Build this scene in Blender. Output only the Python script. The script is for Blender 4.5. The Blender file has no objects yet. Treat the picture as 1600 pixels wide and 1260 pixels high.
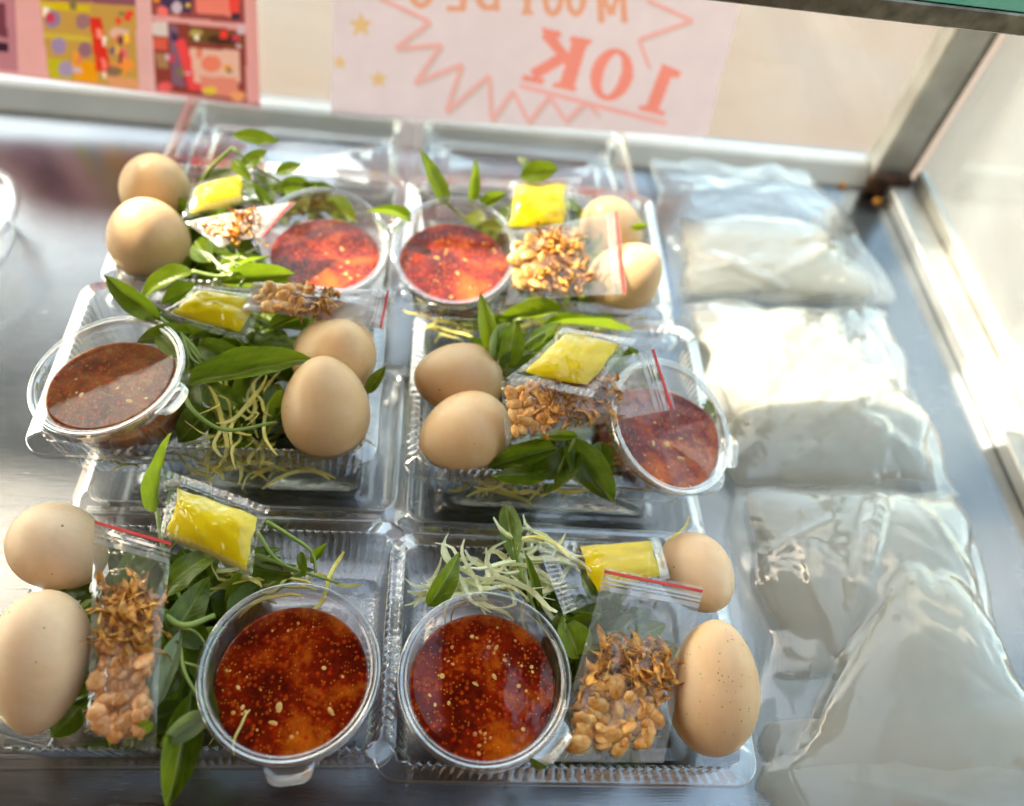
import bpy, math, random
import numpy as np
from mathutils import Vector, Matrix, noise
S = 0.01                       # everything below is written in centimetres
rnd = random.Random(11)
sc = bpy.context.scene
col = sc.collection

# ------------------------------------------------------------------ camera
FPX = 1289.65
CAM = np.array([0.825, -7.889, 40.278])
_pi, _ro, _ya = (math.radians(a) for a in (52.548, 11.731, -10.696))
_f0 = np.array([-math.sin(_ya), math.cos(_ya), 0.0]); _r0 = np.array([math.cos(_ya), math.sin(_ya), 0.0]); _u0 = np.array([0, 0, 1.0])
CW = _f0*math.cos(_pi) - _u0*math.sin(_pi)
_up = _f0*math.sin(_pi) + _u0*math.cos(_pi)
CR = _r0*math.cos(_ro) + _up*math.sin(_ro)
CU = -_r0*math.sin(_ro) + _up*math.cos(_ro)
cam_data = bpy.data.cameras.new('camera'); cam = bpy.data.objects.new('camera', cam_data); col.objects.link(cam)
cam.matrix_world = Matrix(((CR[0], CU[0], -CW[0], CAM[0]*S), (CR[1], CU[1], -CW[1], CAM[1]*S), (CR[2], CU[2], -CW[2], CAM[2]*S), (0, 0, 0, 1)))
cam_data.sensor_width = 36; cam_data.lens = 36*FPX/1600
cam_data.clip_start = 0.01; cam_data.clip_end = 500
cam_data.dof.use_dof = True; cam_data.dof.focus_distance = 0.375; cam_data.dof.aperture_fstop = 3.8
sc.camera = cam

# ------------------------------------------------------------------ sky, sun, exposure
SUN = Vector((-0.60, 0.26, 0.755)).normalized()
world = bpy.data.worlds.new('World'); sc.world = world; world.use_nodes = True
wn = world.node_tree.nodes; wl = world.node_tree.links
sky = wn.new('ShaderNodeTexSky'); sky.sky_type = 'NISHITA'; sky.sun_disc = False
sky.sun_elevation = math.asin(SUN.z); sky.sun_rotation = math.atan2(SUN.x, SUN.y)
sky.air_density = 0.9; sky.dust_density = 1.6; sky.ozone_density = 0.6
wn['Background'].inputs[1].default_value = 0.15
sky_tint = wn.new('ShaderNodeMix'); sky_tint.data_type = 'RGBA'; sky_tint.blend_type = 'MULTIPLY'; sky_tint.inputs[0].default_value = 1.0
sky_tint.inputs[7].default_value = (1.0, 0.89, 0.64, 1)          # warm tint over the whole sky, standing in for white balance
wl.new(sky.outputs[0], sky_tint.inputs[6]); wl.new(sky_tint.outputs[2], wn['Background'].inputs[0])
sun_d = bpy.data.lights.new('sun', 'SUN'); sun_d.energy = 2.0; sun_d.angle = math.radians(0.5); sun_d.color = (1, 0.90, 0.74)
sun = bpy.data.objects.new('sun', sun_d); col.objects.link(sun)
sun.rotation_euler = SUN.to_track_quat('Z', 'Y').to_euler(); sun.location = (0, 0, 3)
sc.view_settings.view_transform = 'Standard'; sc.view_settings.look = 'None'
sc.view_settings.exposure = 3.0; sc.view_settings.gamma = 1.0
cy = sc.cycles
cy.max_bounces = 12; cy.transparent_max_bounces = 48; cy.diffuse_bounces = 4; cy.glossy_bounces = 4; cy.transmission_bounces = 8
cy.caustics_reflective = False; cy.caustics_refractive = False; cy.sample_clamp_indirect = 8; cy.blur_glossy = 0.3
cy.use_denoising = True
try: cy.denoiser = 'OPENIMAGEDENOISE'
except Exception: pass

# ------------------------------------------------------------------ helpers
def ray(px, py): return CW + CR*(px-800)/FPX - CU*(py-630)/FPX
def at(px, py, z):
    d = ray(px, py); return CAM + d*(z-CAM[2])/d[2]
def aty(px, py, y):
    d = ray(px, py); return CAM + d*(y-CAM[1])/d[1]
def depth(p): return float((np.asarray(p)-CAM) @ CW)

ORG = {}
def tag(o, label=None, cat=None, group=None, kind=None):
    if label: o['label'] = label
    if cat: o['category'] = cat
    if group: o['group'] = group
    if kind: o['kind'] = kind
    return o
def thing(name, label, cat, loc, group=None, rz=0.0):
    o = bpy.data.objects.new(name, None); col.objects.link(o)
    o.empty_display_size = 0.01
    o.location = Vector(loc)*S; o.rotation_euler = (0, 0, rz)
    ORG[o.name] = np.array(loc, float)
    return tag(o, label, cat, group)
def mesh_data(name, verts, faces, mat, smooth=True):
    me = bpy.data.meshes.new(name)
    me.from_pydata([(v[0]*S, v[1]*S, v[2]*S) for v in verts], [], [tuple(int(i) for i in f) for f in faces])
    if mat is not None: me.materials.append(mat)
    me.polygons.foreach_set('use_smooth', [smooth]*len(me.polygons))
    me.update()
    return me
def part(name, verts, faces, mat, parent=None, smooth=True, sharp=None):
    """mesh from world-space (cm) vertices under a thing"""
    org = ORG[parent.name] if parent is not None else np.zeros(3)
    v = np.asarray(verts, float) - org
    me = mesh_data(name, v, faces, mat, smooth)
    if sharp is not None: me.set_sharp_from_angle(angle=math.radians(sharp))
    o = bpy.data.objects.new(name, me); col.objects.link(o)
    o.parent = parent; ORG[o.name] = org
    return o
def inst(name, me, parent, M):
    """object sharing mesh me; M is a matrix with translation in cm (world), mesh in cm*S"""
    org = Vector(ORG[parent.name]) if parent is not None else Vector((0, 0, 0))
    o = bpy.data.objects.new(name, me); col.objects.link(o)
    o.parent = parent
    M2 = M.copy(); M2.translation = (M.translation - org)*S
    o.matrix_local = M2
    return o
class MB:
    def __init__(s): s.v = []; s.f = []
    def add(s, v, f):
        n = len(s.v); s.v += [tuple(p) for p in v]; s.f += [tuple(i+n for i in q) for q in f]
    def box(s, a, b, bev=0.0):
        x0, y0, z0 = a; x1, y1, z1 = b
        if bev <= 0:
            v = [(x, y, z) for z in (z0, z1) for x, y in ((x0, y0), (x1, y0), (x1, y1), (x0, y1))]
            s.add(v, [(3, 2, 1, 0), (4, 5, 6, 7), (0, 1, 5, 4), (1, 2, 6, 5), (2, 3, 7, 6), (3, 0, 4, 7)]); return
        e = bev; v = []; 
        for z, q in ((z0, e), (z0+e, 0), (z1-e, 0), (z1, e)):
            X0, X1, Y0, Y1 = x0+q, x1-q, y0+q, y1-q
            c = e if q == 0 else e*0.5
            v += [(X0+c, Y0, z), (X1-c, Y0, z), (X1, Y0+c, z), (X1, Y1-c, z), (X1-c, Y1, z), (X0+c, Y1, z), (X0, Y1-c, z), (X0, Y0+c, z)]
        f = [tuple(range(7, -1, -1)), tuple(range(24, 32))]
        for k in range(3):
            for i in range(8): f.append((k*8+i, k*8+(i+1) % 8, k*8+8+(i+1) % 8, k*8+8+i))
        s.add(v, f)
def basis(n, ref):
    n = Vector(n).normalized(); x = Vector(ref) - n*Vector(ref).dot(n); x.normalize(); y = n.cross(x)
    return x, y, n
def tube(pts, radii, n=6):
    pts = [Vector(p) for p in pts]; v = []; f = []
    ref = Vector((0.3, 0.2, 1)).normalized()
    for i, p in enumerate(pts):
        t = (pts[min(i+1, len(pts)-1)] - pts[max(i-1, 0)]).normalized()
        if abs(t.dot(ref)) > .95: ref = Vector((1, 0, 0))
        x, y, _ = basis(t, ref)
        for k in range(n):
            a = 2*math.pi*k/n; v.append(tuple(p + (x*math.cos(a) + y*math.sin(a))*radii[i]))
    for i in range(len(pts)-1):
        for k in range(n): f.append((i*n+k, i*n+(k+1) % n, i*n+n+(k+1) % n, i*n+n+k))
    f.append(tuple(range(n-1, -1, -1))); f.append(tuple(range((len(pts)-1)*n, len(pts)*n)))
    return v, f
def spline(P, n=6):
    P = [np.asarray(p, float) for p in P]; Q = [2*P[0]-P[1]] + P + [2*P[-1]-P[-2]]; out = []
    for i in range(1, len(Q)-2):
        for k in range(n):
            t = k/n; a, b, c, d = Q[i-1], Q[i], Q[i+1], Q[i+2]
            out.append(.5*(2*b + (c-a)*t + (2*a-5*b+4*c-d)*t*t + (3*b-a-3*c+d)*t**3))
    out.append(P[-1]); return out
def lathe(prof, n=64):
    """rings round z from (r, z) pairs; r = 0 closes"""
    v = []; f = []; idx = []
    for r, z in prof:
        if r < 1e-6: idx.append([len(v)]*n); v.append((0, 0, z))
        else:
            idx.append(list(range(len(v), len(v)+n)))
            v += [(r*math.cos(2*math.pi*k/n), r*math.sin(2*math.pi*k/n), z) for k in range(n)]
    for a, b in zip(idx, idx[1:]):
        for k in range(n):
            q = [a[k], a[(k+1) % n], b[(k+1) % n], b[k]]
            u = []; [u.append(i) for i in q if i not in u]
            if len(u) > 2: f.append(tuple(u))
    return v, f

# ------------------------------------------------------------------ materials
def srgb(r, g, b):
    return tuple(((c/255)/12.92 if c/255 <= .04045 else ((c/255+.055)/1.055)**2.4) for c in (r, g, b))
def new_mat(name):
    m = bpy.data.materials.new(name); m.use_nodes = True
    nt = m.node_tree; nt.nodes.clear()
    out = nt.nodes.new('ShaderNodeOutputMaterial')
    return m, nt, out
def N(nt, t, **kw):
    n = nt.nodes.new(t)
    for k, v in kw.items():
        if isinstance(k, str) and hasattr(n, k) and k not in n.inputs: setattr(n, k, v)
        else: n.inputs[k].default_value = v
    return n
def L(nt, a, b): nt.links.new(a, b)
def coords(nt, kind='Object'):
    return N(nt, 'ShaderNodeTexCoord').outputs[kind]
def ramp(nt, src, stops):
    r = N(nt, 'ShaderNodeValToRGB'); e = r.color_ramp.elements
    while len(e) < len(stops): e.new(0.5)
    for q, (p, c) in zip(e, stops): q.position = p; q.color = (*c, 1)
    L(nt, src, r.inputs[0]); return r.outputs[0]
def noise_tex(nt, scale, detail=3, vec=None, rough=.5, dist=0.0):
    n = N(nt, 'ShaderNodeTexNoise'); n.inputs['Scale'].default_value = scale; n.inputs['Detail'].default_value = detail
    n.inputs['Roughness'].default_value = rough; n.inputs['Distortion'].default_value = dist
    if vec is not None: L(nt, vec, n.inputs['Vector'])
    return n.outputs['Fac']
def principled(name, stops, scale=100, rough=.5, metallic=0, spec=.5, detail=4, bump=0, bscale=None, coat=0, kind='Object', sss=0, sr=(1, .4, .2), ssc=.004, rrange=None, trans=0, rnd_col=0):
    m, nt, out = new_mat(name)
    b = N(nt, 'ShaderNodeBsdfPrincipled'); L(nt, b.outputs[0], out.inputs[0])
    co = coords(nt, kind)
    n = noise_tex(nt, scale, detail, co)
    c = ramp(nt, n, stops) if len(stops) > 1 else None
    if c is not None:
        if rnd_col:
            oi = N(nt, 'ShaderNodeObjectInfo'); hs = N(nt, 'ShaderNodeHueSaturation')
            mr = N(nt, 'ShaderNodeMapRange'); L(nt, oi.outputs['Random'], mr.inputs[0]); mr.inputs[3].default_value = 1-rnd_col; mr.inputs[4].default_value = 1+rnd_col
            L(nt, mr.outputs[0], hs.inputs['Value']); L(nt, c, hs.inputs['Color']); c = hs.outputs[0]
        L(nt, c, b.inputs['Base Color'])
    else: b.inputs['Base Color'].default_value = (*stops[0][1], 1)
    b.inputs['Roughness'].default_value = rough; b.inputs['Metallic'].default_value = metallic
    b.inputs['Specular IOR Level'].default_value = spec
    b.inputs['Coat Weight'].default_value = coat; b.inputs['Coat Roughness'].default_value = .06
    if sss:
        b.inputs['Subsurface Weight'].default_value = sss; b.inputs['Subsurface Radius'].default_value = sr; b.inputs['Subsurface Scale'].default_value = ssc
    if trans: b.inputs['Transmission Weight'].default_value = trans
    if rrange:
        n2 = noise_tex(nt, rrange[2], 3, co); mr = N(nt, 'ShaderNodeMapRange'); L(nt, n2, mr.inputs[0])
        mr.inputs[1].default_value = .3; mr.inputs[2].default_value = .7; mr.inputs[3].default_value = rrange[0]; mr.inputs[4].default_value = rrange[1]; L(nt, mr.outputs[0], b.inputs['Roughness'])
    if bump:
        bp = N(nt, 'ShaderNodeBump'); bp.inputs['Strength'].default_value = bump; bp.inputs['Distance'].default_value = .001
        n3 = noise_tex(nt, bscale or scale*3, 4, co); L(nt, n3, bp.inputs['Height']); L(nt, bp.outputs[0], b.inputs['Normal'])
    return m
def clear(name, tint=(1, 1, 1), base=.07, top=.9, power=4.0, rough=.03, haze=0.0, haze_col=(.85, .86, .86), wr=0.0, wscale=200, hn=None):
    """thin clear plastic or glass: passes light, reflects more at grazing angles, optional milky haze"""
    m, nt, out = new_mat(name)
    lw = N(nt, 'ShaderNodeLayerWeight'); lw.inputs[0].default_value = .5
    p = N(nt, 'ShaderNodeMath', operation='POWER'); L(nt, lw.outputs['Facing'], p.inputs[0]); p.inputs[1].default_value = power
    ma = N(nt, 'ShaderNodeMath', operation='MULTIPLY_ADD'); L(nt, p.outputs[0], ma.inputs[0]); ma.inputs[1].default_value = top-base; ma.inputs[2].default_value = base
    tr = N(nt, 'ShaderNodeBsdfTransparent'); tr.inputs[0].default_value = (*tint, 1)
    gl = N(nt, 'ShaderNodeBsdfGlossy'); gl.inputs['Roughness'].default_value = rough; gl.inputs[0].default_value = (1, 1, 1, 1)
    body = tr.outputs[0]
    if haze:
        df = N(nt, 'ShaderNodeBsdfDiffuse'); df.inputs[0].default_value = (*haze_col, 1)
        tl = N(nt, 'ShaderNodeBsdfTranslucent'); tl.inputs[0].default_value = (*haze_col, 1)
        hm = N(nt, 'ShaderNodeMixShader'); hm.inputs[0].default_value = .5; L(nt, df.outputs[0], hm.inputs[1]); L(nt, tl.outputs[0], hm.inputs[2])
        mm = N(nt, 'ShaderNodeMixShader'); L(nt, body, mm.inputs[1]); L(nt, hm.outputs[0], mm.inputs[2])
        if hn:
            nz = noise_tex(nt, hn, 4, coords(nt)); mr = N(nt, 'ShaderNodeMapRange'); L(nt, nz, mr.inputs[0]); mr.inputs[1].default_value = .3; mr.inputs[2].default_value = .75
            mr.inputs[3].default_value = haze*.35; mr.inputs[4].default_value = haze*1.6; L(nt, mr.outputs[0], mm.inputs[0])
        else: mm.inputs[0].default_value = haze
        body = mm.outputs[0]
    mx = N(nt, 'ShaderNodeMixShader'); L(nt, ma.outputs[0], mx.inputs[0]); L(nt, body, mx.inputs[1]); L(nt, gl.outputs[0], mx.inputs[2])
    if wr:
        bp = N(nt, 'ShaderNodeBump'); bp.inputs['Strength'].default_value = wr; bp.inputs['Distance'].default_value = .002
        nz = noise_tex(nt, wscale, 3, coords(nt), dist=.6); L(nt, nz, bp.inputs['Height']); L(nt, bp.outputs[0], gl.inputs['Normal']); L(nt, bp.outputs[0], lw.inputs['Normal'])
    L(nt, mx.outputs[0], out.inputs[0])
    return m
def attr_mat(name, rough=.6):
    m, nt, out = new_mat(name)
    b = N(nt, 'ShaderNodeBsdfPrincipled'); b.inputs['Roughness'].default_value = rough
    a = N(nt, 'ShaderNodeAttribute'); a.attribute_name = 'print'
    n = noise_tex(nt, 60, 2, coords(nt)); hs = N(nt, 'ShaderNodeHueSaturation'); mr = N(nt, 'ShaderNodeMapRange'); L(nt, n, mr.inputs[0]); mr.inputs[3].default_value = .93; mr.inputs[4].default_value = 1.07
    L(nt, mr.outputs[0], hs.inputs['Value']); L(nt, a.outputs['Color'], hs.inputs['Color'])
    tl = N(nt, 'ShaderNodeBsdfTranslucent'); L(nt, hs.outputs[0], tl.inputs[0]); L(nt, hs.outputs[0], b.inputs['Base Color'])
    mx = N(nt, 'ShaderNodeMixShader'); mx.inputs[0].default_value = .6; L(nt, b.outputs[0], mx.inputs[1]); L(nt, tl.outputs[0], mx.inputs[2]); L(nt, mx.outputs[0], out.inputs[0])
    return m

def steel_mat():
    m, nt, out = new_mat('brushed_steel')
    b = N(nt, 'ShaderNodeBsdfPrincipled'); L(nt, b.outputs[0], out.inputs[0])
    b.inputs['Metallic'].default_value = 1
    co = coords(nt); mp = N(nt, 'ShaderNodeMapping'); mp.inputs['Scale'].default_value = (8, 260, 8); L(nt, co, mp.inputs[0])
    br = noise_tex(nt, 6, 5, mp.outputs[0]); sm = noise_tex(nt, 9, 5, co, .6, .4)
    mixn = N(nt, 'ShaderNodeMath', operation='MULTIPLY_ADD'); L(nt, sm, mixn.inputs[0]); mixn.inputs[1].default_value = .7; L(nt, br, mixn.inputs[2])
    L(nt, ramp(nt, sm, [(.3, (.24, .265, .295)), (.7, (.34, .365, .395))]), b.inputs['Base Color'])
    mr = N(nt, 'ShaderNodeMapRange'); L(nt, mixn.outputs[0], mr.inputs[0]); mr.inputs[1].default_value = .5; mr.inputs[2].default_value = 1.2; mr.inputs[3].default_value = .15; mr.inputs[4].default_value = .30
    L(nt, mr.outputs[0], b.inputs['Roughness'])
    bp = N(nt, 'ShaderNodeBump'); bp.inputs['Strength'].default_value = .06; bp.inputs['Distance'].default_value = .001; L(nt, br, bp.inputs['Height']); L(nt, bp.outputs[0], b.inputs['Normal'])
    return m
M = {}
M['steel'] = steel_mat()
M['alu'] = principled('aluminium_rail', [(.35, (.52, .50, .46)), (.65, (.66, .64, .60))], 40, .4, .6, rrange=(.3, .5, 60), bump=.05)
M['white_rail'] = principled('white_painted_rail', [(.3, (.80, .80, .77)), (.7, (.88, .88, .85))], 30, .35)
M['bar'] = principled('scratched_steel_bar', [(.3, (.16, .15, .12)), (.7, (.34, .32, .27))], 120, .35, 1, bump=.15, bscale=500)
M['teal'] = principled('teal_edging', [(.3, (.2, .85, .68)), (.7, (.35, .95, .8))], 60, .25)
M['rust'] = principled('rusty_corner', [(.35, (.03, .02, .015)), (.6, (.12, .05, .02))], 150, .8, bump=.4)
M['orange'] = principled('orange_sealant', [(.3, (.75, .25, .02)), (.7, (.9, .42, .05))], 200, .5)
def cloth_mat():
    m, nt, out = new_mat('added_shade_cloth')
    c = ramp(nt, noise_tex(nt, 4, 3, coords(nt)), [(.3, (.10, .07, .05)), (.7, (.14, .10, .07))])
    d = N(nt, 'ShaderNodeBsdfDiffuse'); t = N(nt, 'ShaderNodeBsdfTranslucent'); L(nt, c, d.inputs[0]); L(nt, c, t.inputs[0])
    mx = N(nt, 'ShaderNodeMixShader'); mx.inputs[0].default_value = .15; L(nt, d.outputs[0], mx.inputs[1]); L(nt, t.outputs[0], mx.inputs[2]); L(nt, mx.outputs[0], out.inputs[0]); return m
M['shade_sheet'] = cloth_mat()  # dark cloth for the unseen sheet added to shade the counter
M['pavement'] = principled('pavement', [(.3, (.078, .053, .040)), (.5, (.10, .073, .056)), (.7, (.095, .082, .074))], 1.2, .85, bump=.3, bscale=60)
M['pane'] = clear('window_glass', (.97, .985, .98), .05, .85, 4.5, .01, .07, (.8, .82, .82), hn=12)
M['side_pane'] = clear('dusty_side_glass', (.95, .98, .975), .06, .85, 4.5, .02, .22, (.80, .84, .83), hn=7)
M['box'] = clear('clear_box_plastic', (.98, .98, .98), .09, .95, 1.9, .05, .02, wr=.15, wscale=120)
M['flange'] = clear('clear_box_flange', (.98, .98, .98), .16, .95, 1.7, .05, .02, (.9, .9, .9), wr=.12, wscale=90)
M['cup'] = clear('clear_cup_plastic', (.98, .98, .98), .08, .95, 2.2, .04, .015, wr=.05, wscale=150)
M['lid'] = clear('clear_lid_plastic', (.99, .99, .99), .022, .95, 3.0, .03, .003, wr=.03, wscale=120)
M['rim'] = clear('clear_plastic_rim', (.96, .96, .96), .22, .95, 1.5, .06, .07, (.9, .9, .9), wr=.06, wscale=120)
M['film'] = clear('zip_bag_film', (.98, .98, .975), .06, .85, 2.4, .06, .10, (.92, .88, .82), wr=.45, wscale=130, hn=60)
M['film_milky'] = clear('milky_zip_bag_film', (.97, .96, .95), .1, .85, 2.0, .08, .38, (.92, .82, .78), wr=.5, wscale=120, hn=60)
M['ridge'] = clear('zip_bag_ridges', (.95, .95, .95), .1, .8, 2.2, .1, .45, (.88, .86, .85))
M['sachet'] = clear('sachet_film', (.995, .995, .98), .05, .9, 2.8, .04, .004, (.88, .87, .85), wr=.7, wscale=150)
M['seal'] = clear('sachet_seal_film', (.96, .96, .96), .14, .9, 2.2, .08, .16, (.85, .85, .84), wr=.2, wscale=400)
M['bag'] = clear('thin_poly_bag', (.985, .985, .975), .05, .85, 2.2, .045, .17, (.97, .95, .88), wr=.10, wscale=45)
M['red'] = principled('red_zip_line', [(.3, (.62, .03, .03)), (.7, (.75, .06, .05))], 200, .5)
def rice_mat():
    m, nt, out = new_mat('rice_paper')
    co = coords(nt); n = noise_tex(nt, 35, 4, co)
    c = ramp(nt, n, [(.3, (.84, .81, .70)), (.7, (.88, .85, .75))])
    d = N(nt, 'ShaderNodeBsdfPrincipled'); d.inputs['Roughness'].default_value = .6; L(nt, c, d.inputs['Base Color'])
    t = N(nt, 'ShaderNodeBsdfTranslucent'); L(nt, c, t.inputs[0])
    mx = N(nt, 'ShaderNodeMixShader'); mx.inputs[0].default_value = .4; L(nt, d.outputs[0], mx.inputs[1]); L(nt, t.outputs[0], mx.inputs[2])
    tr = N(nt, 'ShaderNodeBsdfTransparent'); m2 = N(nt, 'ShaderNodeMixShader'); m2.inputs[0].default_value = .6; L(nt, tr.outputs[0], m2.inputs[1]); L(nt, mx.outputs[0], m2.inputs[2])
    L(nt, m2.outputs[0], out.inputs[0]); return m
M['rice'] = rice_mat()
def egg_mat(name, c0, c1, speck, cell=480):
    m, nt, out = new_mat(name)
    b = N(nt, 'ShaderNodeBsdfPrincipled'); L(nt, b.outputs[0], out.inputs[0])
    co = coords(nt)
    base = ramp(nt, noise_tex(nt, 34, 7, co, .72, .3), [(.3, c0), (.5, tuple((a+b)/2 for a, b in zip(c0, c1))), (.7, c1)])
    vo = N(nt, 'ShaderNodeTexVoronoi'); vo.inputs['Scale'].default_value = cell; L(nt, co, vo.inputs['Vector'])
    sp = N(nt, 'ShaderNodeSeparateColor'); L(nt, vo.outputs['Color'], sp.inputs[0])
    big = N(nt, 'ShaderNodeMath', operation='GREATER_THAN'); L(nt, sp.outputs[0], big.inputs[0]); big.inputs[1].default_value = 1-speck
    rad = N(nt, 'ShaderNodeMath', operation='MULTIPLY'); L(nt, sp.outputs[1], rad.inputs[0]); rad.inputs[1].default_value = .30
    near = N(nt, 'ShaderNodeMath', operation='LESS_THAN'); L(nt, vo.outputs['Distance'], near.inputs[0]); L(nt, rad.outputs[0], near.inputs[1])
    fac = N(nt, 'ShaderNodeMath', operation='MULTIPLY'); L(nt, big.outputs[0], fac.inputs[0]); L(nt, near.outputs[0], fac.inputs[1])
    fac2 = N(nt, 'ShaderNodeMath', operation='MULTIPLY'); L(nt, fac.outputs[0], fac2.inputs[0]); fac2.inputs[1].default_value = .75
    mx = N(nt, 'ShaderNodeMix', data_type='RGBA'); L(nt, fac2.outputs[0], mx.inputs[0]); L(nt, base, mx.inputs[6]); mx.inputs[7].default_value = (.10, .045, .02, 1)
    oi = N(nt, 'ShaderNodeObjectInfo'); hs = N(nt, 'ShaderNodeHueSaturation'); mr = N(nt, 'ShaderNodeMapRange'); L(nt, oi.outputs['Random'], mr.inputs[0]); mr.inputs[3].default_value = .92; mr.inputs[4].default_value = 1.14
    L(nt, mr.outputs[0], hs.inputs['Value']); L(nt, mx.outputs[2], hs.inputs['Color'])
    L(nt, hs.outputs[0], b.inputs['Base Color'])
    b.inputs['Roughness'].default_value = .42; b.inputs['Specular IOR Level'].default_value = .5
    b.inputs['Subsurface Weight'].default_value = .5; b.inputs['Subsurface Radius'].default_value = (1, .6, .3); b.inputs['Subsurface Scale'].default_value = .008
    bp = N(nt, 'ShaderNodeBump'); bp.inputs['Strength'].default_value = .08; bp.inputs['Distance'].default_value = .0006; L(nt, noise_tex(nt, 1500, 2, co), bp.inputs['Height']); L(nt, bp.outputs[0], b.inputs['Normal'])
    return m
M['egg_pale'] = egg_mat('pale_eggshell', (.74, .48, .26), (.86, .64, .43), .02)
M['egg_tan'] = egg_mat('tan_eggshell', (.72, .44, .20), (.84, .60, .36), .02)
M['egg_speck'] = egg_mat('speckled_eggshell', (.70, .43, .21), (.82, .58, .36), .22, 800)
def sauce_mat(name, dark, mid, hot):
    m, nt, out = new_mat(name)
    b = N(nt, 'ShaderNodeBsdfPrincipled'); L(nt, b.outputs[0], out.inputs[0])
    co = coords(nt)
    n0 = noise_tex(nt, 38, 3, co, .5, .8); n1 = noise_tex(nt, 260, 6, co, .7, .4)
    mixn = N(nt, 'ShaderNodeMath', operation='MULTIPLY_ADD'); L(nt, n1, mixn.inputs[0]); mixn.inputs[1].default_value = .45; L(nt, n0, mixn.inputs[2])
    c = ramp(nt, mixn.outputs[0], [(.55, dark), (.72, mid), (.92, hot)])
    for scale, keep, rad, colr in ((430, .60, .32, (.62, .07, .004)), (760, .78, .24, (.80, .27, .015)), (300, .80, .24, (.50, .012, .001))):
        vo = N(nt, 'ShaderNodeTexVoronoi'); vo.inputs['Scale'].default_value = scale; L(nt, co, vo.inputs['Vector'])
        se = N(nt, 'ShaderNodeSeparateColor'); L(nt, vo.outputs['Color'], se.inputs[0])
        g = N(nt, 'ShaderNodeMath', operation='GREATER_THAN'); L(nt, se.outputs[0], g.inputs[0]); g.inputs[1].default_value = keep
        mr = N(nt, 'ShaderNodeMapRange'); L(nt, vo.outputs['Distance'], mr.inputs[0]); mr.inputs[1].default_value = rad*.5; mr.inputs[2].default_value = rad*1.6; mr.inputs[3].default_value = .8; mr.inputs[4].default_value = 0
        f = N(nt, 'ShaderNodeMath', operation='MULTIPLY'); L(nt, g.outputs[0], f.inputs[0]); L(nt, mr.outputs[0], f.inputs[1])
        mx = N(nt, 'ShaderNodeMix', data_type='RGBA'); L(nt, f.outputs[0], mx.inputs[0]); L(nt, c, mx.inputs[6]); mx.inputs[7].default_value = (*colr, 1); c = mx.outputs[2]
    L(nt, c, b.inputs['Base Color'])
    b.inputs['Roughness'].default_value = .05; b.inputs['Specular IOR Level'].default_value = .4
    b.inputs['Subsurface Weight'].default_value = .25; b.inputs['Subsurface Radius'].default_value = (1, .3, .06); b.inputs['Subsurface Scale'].default_value = .009
    bp = N(nt, 'ShaderNodeBump'); bp.inputs['Strength'].default_value = .12; bp.inputs['Distance'].default_value = .0008; L(nt, noise_tex(nt, 120, 2, co), bp.inputs['Height']); L(nt, bp.outputs[0], b.inputs['Normal'])
    return m
M['sauce_red'] = sauce_mat('red_chilli_sauce', (.09, .003, .0003), (.26, .013, .0006), (.66, .14, .004))
M['sauce_brown'] = sauce_mat('brown_chilli_sauce', (.15, .028, .004), (.30, .075, .012), (.52, .20, .04))
M['seed'] = principled('chilli_seeds', [(.35, (.62, .16, .015)), (.5, (.78, .36, .04)), (.65, (.85, .55, .14))], 90, .3, spec=.6)
M['garlic'] = principled('garlic_bits', [(.3, (.72, .34, .05)), (.7, (.84, .52, .14))], 250, .3)
M['peanut'] = principled('roasted_peanut', [(.28, (.44, .15, .03)), (.45, (.72, .32, .07)), (.62, (.84, .48, .16)), (.78, (.90, .62, .29))], 300, .36, rnd_col=.25, bump=.25, detail=6)
M['peanut_pink'] = principled('pinkish_peanut', [(.28, (.46, .15, .04)), (.5, (.76, .34, .12)), (.75, (.88, .55, .28))], 300, .36, rnd_col=.25, bump=.25, detail=6)
M['shallot'] = principled('fried_shallot', [(.28, (.34, .10, .015)), (.45, (.66, .27, .04)), (.6, (.82, .44, .09)), (.75, (.90, .62, .24))], 420, .3, rnd_col=.25, bump=.3, detail=6)
M['yellow'] = principled('yellow_filling', [(.3, (.93, .62, .0)), (.7, (.96, .70, .001))], 40, .4, spec=.2, sss=.25, sr=(1, .7, .1), ssc=.006)
M['mango_pale'] = principled('pale_shredded_mango', [(.3, (.76, .78, .36)), (.7, (.88, .88, .58))], 120, .4, sss=.3, sr=(1, 1, .4), ssc=.004, rnd_col=.12)
M['mango_yellow'] = principled('yellow_shredded_mango', [(.3, (.82, .64, .10)), (.7, (.92, .80, .28))], 120, .4, sss=.3, sr=(1, .8, .2), ssc=.004, rnd_col=.14)
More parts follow.
